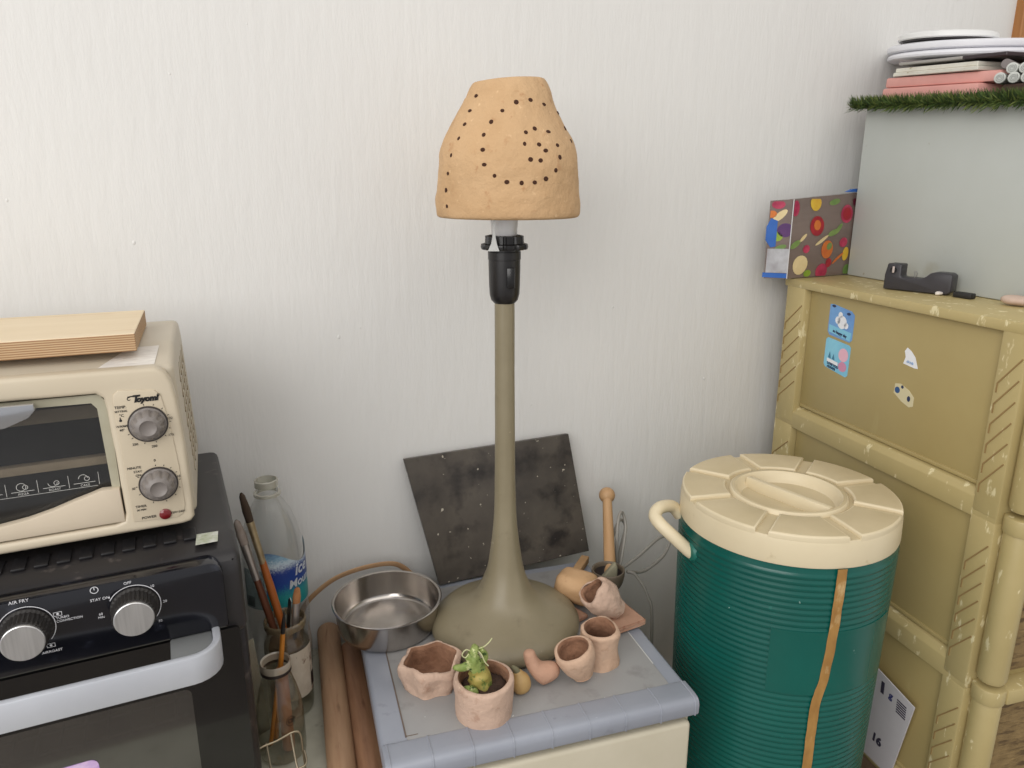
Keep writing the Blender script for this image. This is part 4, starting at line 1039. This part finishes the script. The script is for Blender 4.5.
# ------------------------------------------------------------------ tall olive plastic cabinet
m_olive = M('olive_plastic', (186, 169, 120), (174, 157, 107), scale=6, rough=0.42, spots=(216, 204, 162), sscale=70, sthr=(0.61, 0.66), sstretch=(1, 1, 0.35))
m_olive_d = M('olive_drawer', (172, 155, 106), (162, 144, 95), scale=4, rough=0.36, spots=(182, 170, 122), sscale=18, sthr=(0.66, 0.85), sstretch=(1, 1, 0.3))
m_groove = M('olive_groove', (146, 120, 76), rough=0.7)
m_woven = M('woven_brown', (146, 122, 80), (118, 96, 60), scale=60, rough=0.7, bump=1.0, bscale=60, bstretch=(0.4, 0.5, 2.5), spots=(92, 72, 44), sscale=70, sthr=(0.52, 0.62), sstretch=(0.3, 0.35, 1.6))
CB = (0.9787, 0.965, FLOOR)
cb = thing('drawer_cabinet', 'tall olive plastic drawer cabinet with herringbone posts along the right', 'cabinet', CB, (0, 0, R(-99)))
CW, CD = 0.462, 0.42
HZ = 1.38 - FLOOR
pitch = 0.24
def z_of(k):
    return HZ - pitch * k
obj('top_board', box(-0.002, CW + 0.012, -0.004, CD, HZ - 0.0145, HZ, 0.003, 2), m_olive, cb)
obj('shell', merge(box(0.006, CW + 0.006, 0.030, CD - 0.01, 0.02, HZ - 0.014)), m_olive_d, cb, angle=0)
for k in range(1, 6):
    zb2 = z_of(k)
    h0, h1 = (zb2 - 0.017, zb2 + 0.022) if k < 5 else (0.02, 0.062)
    obj('rail', prism([(-0.002, h0), (-0.002, h1 - 0.012), (0.004, h1 - 0.003), (0.016, h1), (0.032, h1), (0.032, h0)], 'x', 0.004, CW - 0.002, 0.0015, 2), m_olive, cb)
for k in range(5):
    zt = HZ - 0.0145 if k == 0 else z_of(k) - 0.017
    zl = z_of(k + 1) + 0.022 if k < 4 else 0.062
    # herringbone-embossed corner posts
    for x0, x1 in ((0.004, 0.053), (0.424, 0.461)):
        p = slot(prism([(x0, -0.003), (x1, -0.003), (x1, 0.034), (x0, 0.034)], 'z', zl - 0.03, zt + 0.004, 0.003, 2), 0)
        g = []
        n2 = 6
        hgt = (zt - zl - 0.045) / n2
        a0_, a1_ = x0 + 0.0055, x1 - 0.004
        for i in range(n2):
            zc = zl + 0.008 + hgt * i
            rise = min(hgt * 1.35, zt - 0.004 - zc)
            L_ = math.hypot(a1_ - a0_, rise)
            ang = math.atan2(rise, a1_ - a0_)
            g.append(xf(box(0, L_, -0.0008, 0.0008, -0.0008, 0.0008), (a0_, -0.0032, zc), (0, -ang, 0)))
            g.append(box(a0_ - 0.0007, a0_ + 0.0007, -0.0040, -0.0024, zc - 0.012, zc))
        obj('corner_post', merge(p, slot(merge(*g), 1)), [m_olive, m_groove], cb, angle=30)
    dw = obj('drawer', prism([(0.054, zl - 0.001), (0.424, zl - 0.001), (0.424, zt + 0.001), (0.054, zt + 0.001)], 'y', 0.0085, 0.03, 0.002, 2), m_olive_d, cb)
    obj('drawer_lip', box(0.058, 0.420, 0.0065, 0.012, zl + 0.0, zl + 0.006, 0.0015), m_olive_d, dw)
    if k == 0:
        zf = lambda z_: z_ - FLOOR
        def sticker(name, pts, col, parts, yb=0.0085):
            s = obj(name, prism(pts, 'y', yb - 0.0004, yb), col, dw, angle=0)
            for (nm, bm, mm) in parts:
                obj(nm, bm, mm, s, angle=0)
            return s
        m_b1 = M('sticker_blue', (96, 140, 200), (120, 170, 220), scale=26, rough=0.3)
        m_b2 = M('sticker_sky', (140, 204, 226), (116, 184, 216), scale=26, rough=0.3)
        m_wh = M('sticker_white', (232, 234, 238), rough=0.4)
        m_pk = M('sticker_pink', (230, 180, 196), rough=0.4)
        m_nv = M('sticker_navy', (34, 48, 84), rough=0.4)
        yy2 = 0.0079
        def disc(cx, cz, r, sx=1.0, sz=1.0, n=20):
            return flat_poly([(cx + sx * r * math.cos(2 * PI * i / n), yy2, cz + sz * r * math.sin(2 * PI * i / n)) for i in range(n)])
        za_ = zf(1.3060)
        sticker('sticker', [(0.105, za_ - 0.001), (0.110, za_ - 0.0065), (0.157, za_ - 0.0105), (0.162, za_ - 0.006), (0.162, za_ + 0.033), (0.155, za_ + 0.0385), (0.113, za_ + 0.044), (0.105, za_ + 0.043)], m_b1,
                [('sticker_cloud', merge(disc(0.136, za_ + 0.018, 0.0105), disc(0.126, za_ + 0.020, 0.006), disc(0.146, za_ + 0.014, 0.005), disc(0.131, za_ + 0.029, 0.005)), m_wh),
                 ('sticker_snow', flat_poly([(0.108, yy2, za_ - 0.0015), (0.158, yy2, za_ - 0.0085), (0.160, yy2, za_ + 0.005), (0.107, yy2, za_ + 0.0105)]), m_b2),
                 ('sticker_text', text_bm('so happy day', 0.0062, (0.134, yy2 - 0.0003, za_ - 0.0005), (PI / 2, R(8), 0), bold=0.0003), m_nv),
                 ('sticker_corner', merge(disc(0.114, za_ + 0.041, 0.0036, 1.3, 0.6), disc(0.149, za_ + 0.0335, 0.0036, 1.2, 0.6)), m_nv)])
        zc_ = zf(1.2535)
        sticker('sticker', [(0.104, zc_ - 0.003), (0.108, zc_ - 0.0075), (0.157, zc_ - 0.0145), (0.161, zc_ - 0.011), (0.162, zc_ + 0.034), (0.158, zc_ + 0.0375), (0.108, zc_ + 0.0415), (0.104, zc_ + 0.038)], m_b2,
                [('sticker_blossom', merge(disc(0.1475, zc_ + 0.0195, 0.0110)), m_pk),
                 ('sticker_blossom_base', merge(disc(0.1480, zc_ + 0.0005, 0.0080, 1.2, 1.0)), M('sticker_rose', (206, 140, 170), rough=0.4)),
                 ('sticker_bank', flat_poly([(0.111, yy2, zc_ + 0.002), (0.137, yy2, zc_ - 0.001), (0.137, yy2, zc_ + 0.005), (0.111, yy2, zc_ + 0.008)]), m_wh),
                 ('sticker_trees', merge(flat_poly([(0.113, yy2, zc_ + 0.009), (0.120, yy2, zc_ + 0.008), (0.1165, yy2, zc_ + 0.020)]), flat_poly([(0.122, yy2, zc_ + 0.008), (0.129, yy2, zc_ + 0.007), (0.1255, yy2, zc_ + 0.017)])), M('sticker_teal', (60, 120, 150), rough=0.4)),
                 ('sticker_text', merge(text_bm('LOVE YOU', 0.0055, (0.126, yy2 - 0.0003, zc_ - 0.0015), (PI / 2, R(8), 0), bold=0.0003), text_bm('ALWAYS', 0.0050, (0.123, yy2 - 0.0003, zc_ - 0.0065), (PI / 2, R(8), 0), bold=0.0003)), m_nv)])
        zd = zf(1.2985)
        sticker('torn_sticker', [(0.269, zd - 0.010), (0.290, zd - 0.0125), (0.296, zd - 0.012), (0.289, zd + 0.003), (0.281, zd + 0.010), (0.273, zd + 0.014), (0.269, zd + 0.008), (0.272, zd + 0.000)], m_wh,
                [('sticker_text', text_bm('drink', 0.0062, (0.2815, yy2 - 0.0003, zd - 0.006), (PI / 2, R(6), 0)), m_b1)])
        ze = zf(1.2435)
        sticker('torn_sticker', [(0.259, ze - 0.001), (0.268, ze - 0.006), (0.275, ze - 0.010), (0.290, ze - 0.015), (0.297, ze - 0.012), (0.297, ze + 0.001), (0.287, ze + 0.009), (0.270, ze + 0.015), (0.260, ze + 0.013)], M('sticker_beige', (206, 196, 160), rough=0.4),
                [('sticker_dot', merge(disc(0.2655, ze + 0.0045, 0.0048)), M('sticker_deep_blue', (44, 82, 130), rough=0.4)), ('sticker_dot', merge(disc(0.288, ze - 0.003, 0.003, 1, 1.4), disc(0.274, ze + 0.011, 0.0024)), m_nv)])
    # rounded side column and woven side panel (tiers seen at the right edge)
    obj('side_column', lathe([(0.0, zl - 0.012), (0.0150, zl - 0.012), (0.0175, zl - 0.006), (0.0175, zt - 0.004), (0.0155, zt + 0.001), (0.0, zt + 0.002)], 28, (CW + 0.0155, 0.0185, 0)), m_olive, cb, angle=40)
    obj('side_panel', box(CW + 0.004, CW + 0.016, 0.036, CD - 0.02, zl - 0.004, zt), m_woven, cb, angle=0)
for k in range(1, 5):
    z2 = z_of(k)
    obj('side_band', merge(prism(rrect(CW - 0.004, CW + 0.0345, -0.0005, 0.038, 0.018), 'z', z2 - 0.020, z2 + 0.002, 0.002, 2, capsonly=True), box(CW + 0.002, CW + 0.034, 0.03, CD - 0.01, z2 - 0.020, z2 + 0.002, 0.003)), m_olive, cb)
obj('side_top_band', box(CW + 0.0, CW + 0.034, 0.004, CD - 0.0, HZ - 0.022, HZ - 0.001, 0.006, 3), m_olive, cb)

def cw(s, t, z):
    """point given along the cabinet front, into its depth, and height"""
    c9, s9 = math.cos(R(9)), math.sin(R(9))
    return Vector((0.9787 + c9 * t - s9 * s, 0.965 - s9 * t - c9 * s, z))

# folded paper between cooler and cabinet
pap = thing('paper_booklet', 'white printed paper booklet wedged between cooler and cabinet', 'booklet', cw(0.396, -0.007, 0.8085), (R(2), 0, R(-99)))
obj('page', prism([(0.0, 0.0), (-0.028, -0.1475), (-0.115, -0.1475), (-0.10, 0.016), (-0.072, 0.0135)], 'y', -0.002, 0.0, 0.0003, 1), M('paper_white', (206, 202, 204), (196, 192, 194), scale=10, rough=0.7), pap, angle=0)
tl_ = R(-10)
m_navy = M('ink_navy', (52, 48, 66), rough=0.7)
obj('printed_bar', xf(box(-0.003, 0.003, -0.0003, 0.0003, -0.010, 0.010), (-0.060, -0.0024, -0.010)), m_navy, pap, angle=0)
obj('printed_letter', text_bm('g', 0.016, (-0.043, -0.0025, -0.012), (PI / 2, R(6), 0), bold=0.0006), M('ink_blue', (60, 62, 110), rough=0.7), pap, angle=0)
obj('printed_lines', merge(*[xf(box(-0.009, 0.009, -0.0003, 0.0003, -0.0009, 0.0009), (-0.022, -0.0024, -0.010 - 0.004 * i), (0, R(6), 0)) for i in range(6)]), m_navy, pap, angle=0)
obj('printed_number', text_bm('16', 0.020, (-0.060, -0.0025, -0.105), (PI / 2, R(6), 0), bold=0.001), m_navy, pap, angle=0)
# ledge support so the booklet has something to stand on
# ------------------------------------------------------------------ things on the cabinet
m_pale = M('pale_grey_board', (190, 194, 190), (182, 186, 180), scale=4, rough=0.5, spots=(160, 154, 130), sscale=9, sthr=(0.66, 0.9), spots2=(148, 140, 116), s2scale=40, s2thr=(0.73, 0.8))
ob = cw(0.003, 0.119, 1.38)
BH = 1.6575 - 1.38
pbx = prism([(0.0, 0.0006), (0.46, 0.0006), (0.46, BH - 0.0296), (0.0, BH)], 'y', 0.0, 0.285, 0.002, 2)
tag(obj('pale_box', pbx, m_pale, None, ob, (0, 0, R(-99))), 'large pale grey-green box with stained front standing on the olive cabinet', 'box')
TILT = (0, R(3.7), R(-99))
os_ = cw(0.003, 0.119, 1.6575)
def stack(s, t, z):
    """point in the sloping frame of the box top"""
    from mathutils import Euler
    return os_ + Euler(TILT).to_matrix() @ Vector((s, t, z))
# grass mat
gm = thing('grass_mat', 'strip of green artificial grass covering the pale box top', 'artificial grass', os_, TILT)
obj('mat_backing', box(-0.012, 0.462, -0.020, 0.27, 0.0006, 0.005), M('mat_backing', (40, 44, 30), rough=0.9), gm, angle=0)
gr = bmesh.new()
rng = random.Random(3)
def blade(x, y, z, hgt, lean, w):
    a = rng.uniform(0, 2 * PI)
    dx, dy = math.cos(a), math.sin(a)
    tipx, tipy = lean[0] + rng.uniform(-0.007, 0.007), lean[1] + rng.uniform(-0.006, 0.006)
    v = [gr.verts.new((x - dx * w, y - dy * w, z)), gr.verts.new((x + dx * w, y + dy * w, z)), gr.verts.new((x + dx * w * .7 + tipx * .5, y + dy * w * .7 + tipy * .5, z + hgt * .6)), gr.verts.new((x + tipx, y + tipy, z + hgt))]
    f = gr.faces.new((v[0], v[1], v[2]))
    f2 = gr.faces.new((v[0], v[2], v[3]))
    mi = rng.choice((0, 0, 1, 2))
    f.material_index = mi
    f2.material_index = mi
for _ in range(5200):
    x = rng.uniform(-0.012, 0.462)
    y_ = -0.020 + 0.29 * rng.random() ** 3.0
    edge = y_ < -0.012
    blade(x, y_, 0.004, rng.uniform(0.009, 0.019), (0, -0.006 if edge else 0), 0.0009)
for _ in range(2200):
    x = rng.uniform(-0.016, 0.462)
    blade(x, -0.0195, rng.uniform(0.0, 0.006), rng.uniform(-0.010, 0.012) - 0.010 * max(0, x) / 0.46 * rng.random(), (0, -0.010), 0.001)
obj('grass_blades', gr, [M('grass_green', (70, 92, 36), rough=0.7), M('grass_dark', (44, 62, 26), rough=0.7), M('grass_light', (112, 124, 60), rough=0.7)], gm, angle=0)['kind'] = 'stuff'

m_pink = M('pink_foam', (226, 168, 158), (216, 156, 148), scale=14, rough=0.75)
m_foamw = M('white_foam', (232, 232, 236), (222, 222, 228), scale=10, rough=0.55)
m_board_w = M('white_board', (222, 220, 208), (206, 200, 186), scale=40, rough=0.6, spots=(170, 158, 130), sscale=50, sthr=(0.64, 0.74))
def flat_item(name, label, cat, bm, m, s, t, z, extra=(0, 0, 0), angle=35, group=None):
    e = (TILT[0] + extra[0], TILT[1] + extra[1], TILT[2] + extra[2])
    return tag(obj(name, bm, m, None, stack(s, t, z), e, angle=angle), label, cat, group)
flat_item('pink_box', 'pink flat box lying directly on the artificial grass', 'box', box(0, 0.190, 0, 0.16, 0, 0.0165, 0.003, 2), m_pink, -0.003, 0.028, 0.0160)
flat_item('pink_box', 'pink flat box stacked on the lower pink one', 'box', box(0, 0.215, 0, 0.16, 0, 0.0155, 0.003, 2), m_pink, -0.003, 0.032, 0.0335, (0, 0, R(1.5)))
flat_item('white_board', 'thin white board with chipped edge on the pink boxes', 'board', box(0, 0.165, 0, 0.15, 0, 0.0058, 0.0008, 1), m_board_w, 0.013, 0.030, 0.0500)
flat_item('white_board', 'upper thin white board, just under the grey slab', 'board', box(0, 0.160, 0, 0.15, 0, 0.0062, 0.0008, 1), m_board_w, 0.014, 0.033, 0.0562)
flat_item('dark_tablet', 'thin grey slab with dark right half between white boards and white rounds', 'tablet', merge(slot(box(0, 0.125, 0, 0.15, 0, 0.0045, 0.001, 1), 0), slot(box(0.1252, 0.20, 0.001, 0.15, -0.0005, 0.0050, 0.001, 1), 1)), [M('grey_slab', (160, 156, 150), rough=0.5), M('dark_slab', (52, 40, 44), rough=0.4)], 0.016, 0.035, 0.0670)
def round_pad(r, th, sx=1.0):
    return xf(lathe([(0, 0), (r - 0.004, 0), (r - 0.001, 0.0018), (r, th * 0.5), (r - 0.001, th - 0.0018), (r - 0.004, th), (0, th)], 72), scale=(sx, 1, 1))
flat_item('foam_round', 'lowest thick white foam round in the stack on the grass', 'foam disc', round_pad(0.140, 0.0095), m_foamw, 0.044, 0.172, 0.0765, (0, R(0.6), 0))
flat_item('foam_round', 'upper thick white foam round under the white dish', 'foam disc', round_pad(0.143, 0.0115), m_foamw, 0.040, 0.176, 0.0880, (0, R(0.9), 0))
dish = merge(lathe([(0.0, 0.0105), (0.097, 0.0105), (0.1005, 0.0085), (0.1015, 0.003), (0.0985, 0.0015), (0.0955, 0.004), (0.0, 0.005)], 72))
dd = thing('white_dish', 'white round dish on top of the stack above the grass', 'dish', stack(0.035, 0.105, 0.1030), TILT)
dd.scale = (0.715, 0.715, 1.1)
obj('dish_plate', dish, M('dish_white', (226, 226, 224), rough=0.4), dd)
obj('dish_gap_disc', lathe([(0.0, 0.0), (0.090, 0.0), (0.094, 0.0045), (0.0, 0.0045)], 60), M('dish_gap_shadow', (70, 66, 66), rough=0.6), dd)  # dark disc painted for the shadow in the gap below the plate
# paper rolls with spiral ends beside the pink boxes
flat_item('brown_book', 'dark brown flat book under the paper rolls', 'book', box(0, 0.16, 0, 0.14, 0, 0.010, 0.001, 1), M('dark_brown_cover', (70, 48, 40), rough=0.6), 0.222, 0.035, 0.0185)
flat_item('cardboard_piece', 'brown cardboard piece behind the paper rolls', 'cardboard', box(0, 0.14, 0, 0.10, 0, 0.013, 0.001, 1), M('cardboard', (170, 122, 86), (150, 106, 74), scale=20, rough=0.8), 0.240, 0.075, 0.0590)
m_roll = M('white_roll_paper', (206, 208, 202), (190, 192, 186), scale=30, rough=0.6)
m_rollend = M('roll_spiral', (150, 152, 148), rough=0.6)
roll_pts = [(0.222, 0.026, 0.0367), (0.2385, 0.032, 0.0367), (0.2535, 0.038, 0.0367), (0.268, 0.044, 0.0367), (0.233, 0.032, 0.0490), (0.2475, 0.038, 0.0490)]
roll_lab = ['leftmost paper roll of the lower row beside the pink boxes', 'second paper roll from the left in the lower row', 'third paper roll from the left in the lower row', 'rightmost paper roll of the lower row near the frame edge', 'left paper roll of the upper pair resting on the row', 'right paper roll of the upper pair resting on the row']
for i, (s_, t_, z_) in enumerate(roll_pts):
    e = thing('paper_roll', roll_lab[i], 'paper roll', stack(s_, t_, z_), (TILT[0], TILT[1], TILT[2] + R(28)), 'paper rolls on the stack')
    rb = 0.0073
    obj('roll_tube', xf(lathe([(0.0, 0), (rb - 0.001, 0), (rb, 0.001), (rb, 0.10), (rb - 0.001, 0.101), (0.0, 0.101)], 24), rot=(R(-90), 0, 0)), m_roll, e)
    spi = [((0.0012 + 0.0042 * k / 30) * math.cos(k * 0.45), -0.0003, (0.0012 + 0.0042 * k / 30) * math.sin(k * 0.45)) for k in range(31)]
    obj('spiral_end', tube(spi, 0.00045, 5), m_rollend, e)
flat_item('grey_tube', 'short grey tube left of the upper paper rolls', 'tube', xf(lathe([(0.0, 0), (0.006, 0), (0.0065, 0.001), (0.0065, 0.07), (0, 0.07)], 20), rot=(R(-90), 0, 0)), M('grey_tube_plastic', (120, 112, 110), rough=0.5), 0.2185, 0.036, 0.0557, (0, 0, R(28)))

# tall wooden board standing in the corner
bw = box(0, 0.09, 0, 0.02, 0, 1.80, 0.002, 1)
tag(obj('corner_board', bw, M('orange_wood', (176, 122, 68), (150, 98, 52), scale=10, rough=0.5, stretch=(4, 4, 0.4)), None, (1.528, 0.965, FLOOR), (R(-0.6), R(0.0), 0), angle=0), 'tall orange-brown wooden board standing in the far right corner', 'board')

# fruit-print bag
bg = thing('fruit_bag', 'colourful fruit-print zip bag standing on the left cabinet corner', 'bag', (0.9525, 0.9430, 1.381), (0, 0, R(1.8)))
m_bagw = M('bag_print_wood', (128, 112, 104), (104, 88, 82), scale=9, rough=0.25, stretch=(0.4, 1, 2), coat=0.5)
bl = bmesh.new()
g2 = []
nx, nz = 14, 12
for j in range(nz + 1):
    row = []
    for i in range(nx + 1):
        u, v_ = i / nx, j / nz
        x = u * 0.158
        zt_ = 0.131 + 0.010 * u
        yv = -0.004 * math.sin(PI * u) * math.sin(PI * v_) + 0.0016 * math.sin(9 * u + 5 * v_)
        row.append(bl.verts.new((x, yv, v_ * zt_)))
    g2.append(row)
for j in range(nz):
    for i in range(nx):
        bl.faces.new((g2[j][i], g2[j][i + 1], g2[j + 1][i + 1], g2[j + 1][i]))
e2 = bmesh.ops.extrude_face_region(bl, geom=bl.faces[:])
for v in [q for q in e2['geom'] if isinstance(q, bmesh.types.BMVert)]:
    v.co.y += 0.010
obj('front_panel', finish(bl), m_bagw, bg, angle=70)
sd = prism([(0.0, 0.0), (-0.001, 0.131), (-0.028, 0.1285), (-0.028, 0.0)], 'y', 0, 0.001)
for v in sd.verts:
    v.co.y += -v.co.x * 0.8
obj('side_gusset', sd, m_bagw, bg, angle=0)
fr = []
fmats = [M('fruit_red', (178, 34, 44), (140, 24, 40), scale=40, rough=0.3), M('fruit_crimson', (150, 30, 66), (196, 70, 100), scale=60, rough=0.3), M('fruit_yellow', (222, 190, 60), (200, 150, 50), scale=40, rough=0.3), M('fruit_orange', (216, 128, 50), (196, 92, 40), scale=40, rough=0.3), M('leaf_green', (92, 124, 64), (130, 152, 84), scale=50, rough=0.3), M('plum_purple', (98, 58, 110), (76, 44, 96), scale=40, rough=0.3), M('apple_cream', (224, 206, 160), (214, 190, 140), scale=40, rough=0.3), M('lime_green', (150, 176, 60), (120, 150, 50), scale=40, rough=0.3), M('berry_dark', (96, 20, 44), rough=0.3)]
def fdisc(u, v_, r, mi, sx=1.0, rot=0.0, lift=0.0):
    n = 18
    cx, cz = u * 0.158, v_ * 0.135
    pts = []
    for i in range(n):
        a = 2 * PI * i / n
        x, z_ = r * sx * math.cos(a), r * math.sin(a)
        x, z_ = x * math.cos(rot) - z_ * math.sin(rot), x * math.sin(rot) + z_ * math.cos(rot)
        x += cx
        z_ += cz
        x = max(0.0005, min(0.1575, x))
        z_ = max(0.001, min(0.131, z_))
        uu, vv = x / 0.158, z_ / 0.136
        yv = -0.004 * math.sin(PI * uu) * math.sin(PI * vv) + 0.0016 * math.sin(9 * uu + 5 * vv)
        pts.append((x, yv - 0.0007 - lift, z_))
    return slot(flat_poly(pts), mi)
L2 = 0.0003
for a in ((0.03, 0.86, 0.013, 1, 0.6, 0, 0), (0.33, 0.92, 0.013, 2, 1.0, 0, 0), (0.36, 0.64, 0.0165, 0, 1.05, 0, 0), (0.36, 0.65, 0.0085, 3, 1, 0, L2), (0.80, 0.78, 0.0155, 1, 1, 0, 0), (0.80, 0.78, 0.011, 0, 1, 0, L2), (0.63, 0.55, 0.005, 4, 2.8, 0.3, 0), (0.70, 0.60, 0.004, 4, 2.6, 0.9, 0), (0.08, 0.42, 0.005, 4, 2.2, 0.6, 0), (0.23, 0.36, 0.007, 1, 1, 0, 0), (0.55, 0.34, 0.0155, 3, 1, 0, 0), (0.58, 0.38, 0.006, 4, 1.2, 0.5, L2), (0.80, 0.42, 0.0085, 1, 1.1, 0, 0), (0.18, 0.16, 0.0165, 6, 0.95, 0, 0), (0.17, 0.17, 0.005, 2, 0.7, 0, L2), (0.60, 0.17, 0.008, 0, 1, 0, 0), (0.50, 0.07, 0.013, 1, 1.1, 0, 0), (0.30, 0.05, 0.006, 7, 1.3, 0, 0), (0.86, 0.27, 0.012, 2, 0.6, 0, 0), (0.92, 0.06, 0.010, 4, 0.9, 0, 0), (0.60, 0.93, 0.005, 4, 2.4, 0.2, 0), (0.95, 0.93, 0.008, 8, 1.2, 0, 0), (0.45, 0.46, 0.003, 6, 6.0, 0.45, 0), (0.75, 0.22, 0.0025, 3, 7.0, 0.6, 0), (0.17, 0.50, 0.003, 6, 3.0, 0.8, 0)):
    fr.append(fdisc(*a))
def gdisc(u, v_, r, mi, sx=1.0, rot=0.0):
    n = 16
    pts = []
    for i in range(n):
        a = 2 * PI * i / n
        x, z_ = r * sx * math.cos(a), r * math.sin(a)
        x, z_ = x * math.cos(rot) - z_ * math.sin(rot), x * math.sin(rot) + z_ * math.cos(rot)
        x = max(-0.0275, min(-0.0005, x - 0.028 * u))
        z_ = max(0.001, min(0.1275, z_ + v_ * 0.13))
        pts.append((x, -x * 0.8 - 0.0006, z_))
    return slot(flat_poly(pts), mi)
for a in ((0.65, 0.94, 0.007, 1, 1.2, 0), (0.55, 0.80, 0.005, 6, 2.6, 0.9), (0.25, 0.62, 0.0115, 5, 0.9, 0), (0.6, 0.54, 0.008, 7, 0.9, 0), (0.9, 0.82, 0.006, 3, 1, 0), (0.4, 0.40, 0.004, 4, 2, 0.5)):
    fr.append(gdisc(*a))
obj('fruit_print', merge(*fr), fmats, bg, angle=0)
obj('clear_window', prism([(-0.0005, 0.010), (-0.0005, 0.050), (-0.0275, 0.050), (-0.0275, 0.010)], 'y', -0.001, -0.0008), M('bag_window_glare', (150, 146, 148), (206, 208, 212), scale=24, rough=0.12, coat=1.0), bg, (0, 0.0, 0), angle=0).data.transform(Matrix(((1, 0, 0, 0), (-0.8, 1, 0, 0), (0, 0, 1, 0), (0, 0, 0, 1))))  # white glare on the film is put into the base colour
for bb in (prism([(0.0, 0.001), (0.0, 0.009), (-0.031, 0.010), (-0.031, 0.002)], 'y', -0.0014, -0.0006), prism([(-0.024, 0.052), (-0.018, 0.054), (-0.018, 0.096), (-0.026, 0.100), (-0.031, 0.086), (-0.031, 0.064)], 'y', -0.0014, -0.0006)):
    for v in bb.verts:
        v.co.y += -v.co.x * 0.8
    obj('blue_trim', bb, M('bag_blue', (40, 92, 170), (60, 110, 190), scale=20, rough=0.25), bg, angle=0)

obj('zip_edge', tube([(0.0, -0.001, 0.0), (-0.0005, -0.001, 0.131)], 0.0009, 6), M('bag_edge', (206, 204, 204), rough=0.2), bg)
obj('zip_slider', prism([(0.125, 0.1415), (0.158, 0.1415), (0.158, 0.1475), (0.14, 0.1465)], 'y', 0.002, 0.007), M('bag_blue', (40, 92, 170)), bg, angle=0)

# tape dispenser
td_ = thing('tape_dispenser', 'black desk tape dispenser on the cabinet edge before the pale box', 'tape dispenser', cw(0.166, 0.055, 1.3803), (0, 0, R(-99 + 24)))
td_.scale = (0.80, 0.80, 0.80)
m_tdk = M('dispenser_black', (46, 44, 48), (60, 58, 62), scale=16, rough=0.4)
obj('dispenser_base', prism([(0.0, 0.001), (0.112, 0.001), (0.120, 0.006), (0.120, 0.036), (0.114, 0.040), (0.090, 0.040), (0.082, 0.038), (0.074, 0.030), (0.066, 0.026), (0.032, 0.026), (0.030, 0.028), (0.030, 0.050), (0.004, 0.050), (0.0, 0.028)], 'y', -0.012, 0.016, 0.0028, 3), m_tdk, td_)
obj('tape_core', xf(lathe([(0.0, 0), (0.006, 0), (0.006, 0.002), (0, 0.002)], 20), (0.016, -0.0125, 0.038), (R(90), 0, 0)), M('core_dark', (20, 18, 18), rough=0.4), td_)
obj('core_mark', box(0.0145, 0.0185, -0.0148, -0.0140, 0.033, 0.045, 0.0006), M('core_pale', (190, 176, 170), rough=0.5), td_)
obj('cutter_tooth', merge(tube(smooth_path([(0.050, 0.002, 0.026), (0.049, 0.002, 0.036), (0.053, 0.002, 0.036), (0.053, 0.002, 0.027)], 4), 0.0008, 6)), m_steel, td_)
tag(obj('black_clip', box(-0.014, 0.014, -0.006, 0.006, 0, 0.008, 0.002), M('clip_black', (34, 32, 32), rough=0.5), None, cw(0.277, 0.090, 1.3803), (0, 0, R(-90))), 'small flat black clip right of the tape dispenser', 'clip')
tag(obj('white_crumb', rough_up(ball((0, 0, 0.003), 0.0055, (1.3, 0.8, 0.5), 3), 0.001, 200, 2), M('crumb_white', (222, 214, 206), rough=0.7), None, cw(0.246, 0.078, 1.3803), (0, 0, 0)), 'small white crumb between the tape dispenser and the black clip', 'crumb')
tag(obj('pale_pebble', rough_up(ball((0, 0, 0.0075), 0.014, (1.35, 0.9, 0.5), 3), 0.0012, 60, 2), M('pebble_pink', (206, 184, 168), (190, 164, 148), scale=30, rough=0.7), None, cw(0.352, 0.098, 1.3803), (0, 0, R(-80))), 'pale pinkish pebble at the right end of the cabinet top', 'pebble')
